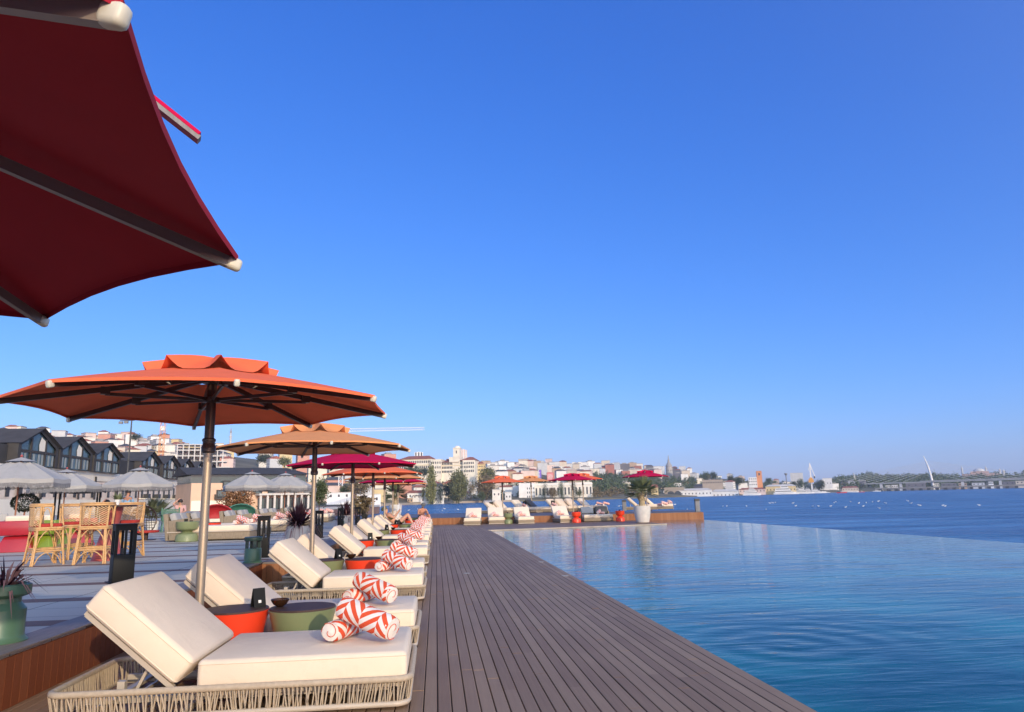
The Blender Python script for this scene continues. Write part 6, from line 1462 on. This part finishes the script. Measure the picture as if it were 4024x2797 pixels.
BO = [(2322,2392,1957,'yacht',None,'low white motor yacht with a long dark canopy, left of the palm pot'),(2378,2460,1956,'yacht',None,'long white yacht directly left of the palm pot'),(2455,2500,1954,'motorboat',m_hulld,'small dark boat behind the palm leaves'),
      (2555,2580,1955,'motorboat',None,'small white boat right of the palm trunk'),(2575,2602,1953,'motorboat',m_hulld,'dark-hulled boat beside the big white yacht'),(2598,2682,1953,'ferry',None,'big white yacht in front of the arched stone wall'),
      (2706,2790,1949,'ferry',None,'large white ferry with sloped dark-windowed front, below the tent-roofed shed'),(2784,2860,1948,'ferry',None,'white ferry moored behind the dark boat'),(2858,2924,1946,'yacht',m_hulld,'dark-hulled boat between two white ferries'),
      (2920,2990,1946,'ferry',None,'white ferry below the brick tower'),(2985,3060,1943,'yacht',None,'white yacht right of the ferry by the brick tower'),(3040,3128,1942,'ferry',None,'long white ferry below the yellowish dockyard hall'),
      (3120,3180,1940,'ferry',None,'white ferry left of the shipyard crane foot'),(3176,3246,1938,'yacht',None,'white boat right under the shipyard crane'),(3244,3262,1936,'motorboat',None,'small pale boat right of the shipyard crane'),(3262,3288,1934,'motorboat',m_hulld,'dark boat beside the red tug'),
      (3288,3328,1937,'tug',m_hullr,'red-hulled tug with tall white mast'),(3326,3352,1934,'motorboat',None,'first white motorboat right of the red tug'),(3350,3376,1934,'motorboat',None,'second white motorboat right of the red tug'),(3376,3398,1934,'motorboat',m_hullr,'small red boat by the pontoon bridge end'),
      (3400,3416,1931,'motorboat',None,'tiny white boat at the pontoon bridge end'),(3430,3462,1931,'motorboat',None,'low white speedboat along the pontoon bridge'),
      (2140,2166,1962,'motorboat',None,'white motorboat under the colonnade trees, nearest the white block'),(2164,2196,1962,'motorboat',None,'second white motorboat under the colonnade trees'),(2206,2250,1961,'yacht',m_hulld,'grey boat moored under the colonnade trees'),(2262,2300,1960,'motorboat',None,'white motorboat behind the far crimson parasol pole'),
      (2520,2552,1957,'motorboat',None,'white boat half hidden by the palm trunk'),(1786,1820,1969,'motorboat',None,'small white boat at the quay below the willow'),(1826,1858,1968,'motorboat',None,'small white boat right of the willow quay'),(1986,2020,1964,'motorboat',m_hulld,'small dark boat left of the plain white block')]
BO += [(2690,2730,1948,'yacht',None,'white yacht touching the left end of the large sloped-front ferry'),(2835,2880,1946,'yacht',None,'white yacht overlapping the dark-hulled boat from the left'),(2895,2940,1944,'ferry',None,'white ferry just left of the brick tower foot'),
       (2968,3006,1944,'motorboat',None,'white launch between the brick tower ferry and the next yacht'),(3015,3070,1942,'ferry',None,'white ferry left of the long one below the dockyard hall'),(3098,3140,1941,'yacht',None,'white yacht at the right end of the dockyard hall'),
       (3150,3200,1939,'ferry',None,'white ferry overlapping the foot of the shipyard crane'),(3222,3250,1937,'yacht',None,'white yacht two boats left of the red tug')]
for x0, x1, y, k, hm, l in BO: boat(x0, x1, y, l, k, hm)
# gulls on the water
def gull():
    b = MB(); pr = [(0,-.20,.05),(.055,-.12,.055),(.085,0,.07),(.075,.10,.085),(.045,.17,.12),(.035,.20,.17),(.038,.23,.19),(.0,.29,.185)]
    n = 8; vs = []; fs = []
    for r, y, z in pr: vs += [(max(r,.002)*math.cos(2*PI*j/n), y, z+max(r,.002)*.8*math.sin(2*PI*j/n)) for j in range(n)]
    for i in range(len(pr)-1): fs += [(i*n+j, i*n+(j+1) % n, (i+1)*n+(j+1) % n, (i+1)*n+j) for j in range(n)]
    b.add(vs, fs)
    for s_ in (-1, 1): b.add([(s_*.075,.10,.10),(s_*.095,.0,.11),(s_*.05,-.28,.13),(s_*.03,-.05,.13)], [(0,1,2,3)])
    return b.build('gull', m_white, smooth=60)
gl = gull(); LG = 'white gull floating on the blue water'; fg = True
GP_ = [(3026,1978),(3037,1977),(3047,1976),(3116,1978),(3127,1989),(3193,1990),(3217,1990),(3264,1990),(3278,1977),(3285,1974),(3343,1973),(3323,1994),(3375,1978),(3392,1990),(3404,1977),(3428,1974),(3451,1971),(3481,1978),(3456,1998),(3568,1970),(3580,1979),(3611,1986),(3616,1987),(3705,1987),(3714,1990),(3848,1986),
       (1606,2006),(1643,2002),(1737,2009),(1747,2000),(1800,2003),(1668,2006),(1899,2021),(1630,2028),(2432,1990),(2446,1988),(2700,2003),(2651,1984),(2655,1983),(2840,1991),(3010,2003),(2934,1990),(2856,1990)]
for px, py in GP_:
    p = G(px, py, -1.8); sc_ = min(1.9, max(1.0, p.xy.length/130)) 
    if fg: gl.location = p; gl.scale = (sc_,)*3; gl.rotation_euler = (0,0,1); tag(gl, LG, 'gull', 'gulls on the water'); fg = False
    else: dup(gl, p, rc.uniform(0, 6.28), scale=sc_)

# light haze over the far shore
b = MB(); b.box(-2700,-500,-6.5,3700,3700,190); hz_ = b.build('haze', []); struct(hz_, 'stuff')
mt = bpy.data.materials.new('haze_air'); mt.use_nodes = True; N, L = mt.node_tree.nodes, mt.node_tree.links
N.remove(N['Principled BSDF']); pv = N.new('ShaderNodeVolumePrincipled'); pv.inputs['Color'].default_value = (.80,.88,1.0,1); pv.inputs['Density'].default_value = HAZE; pv.inputs['Anisotropy'].default_value = .2
L.new(pv.outputs[0], N['Material Output'].inputs['Volume']); hz_.data.materials.append(mt)
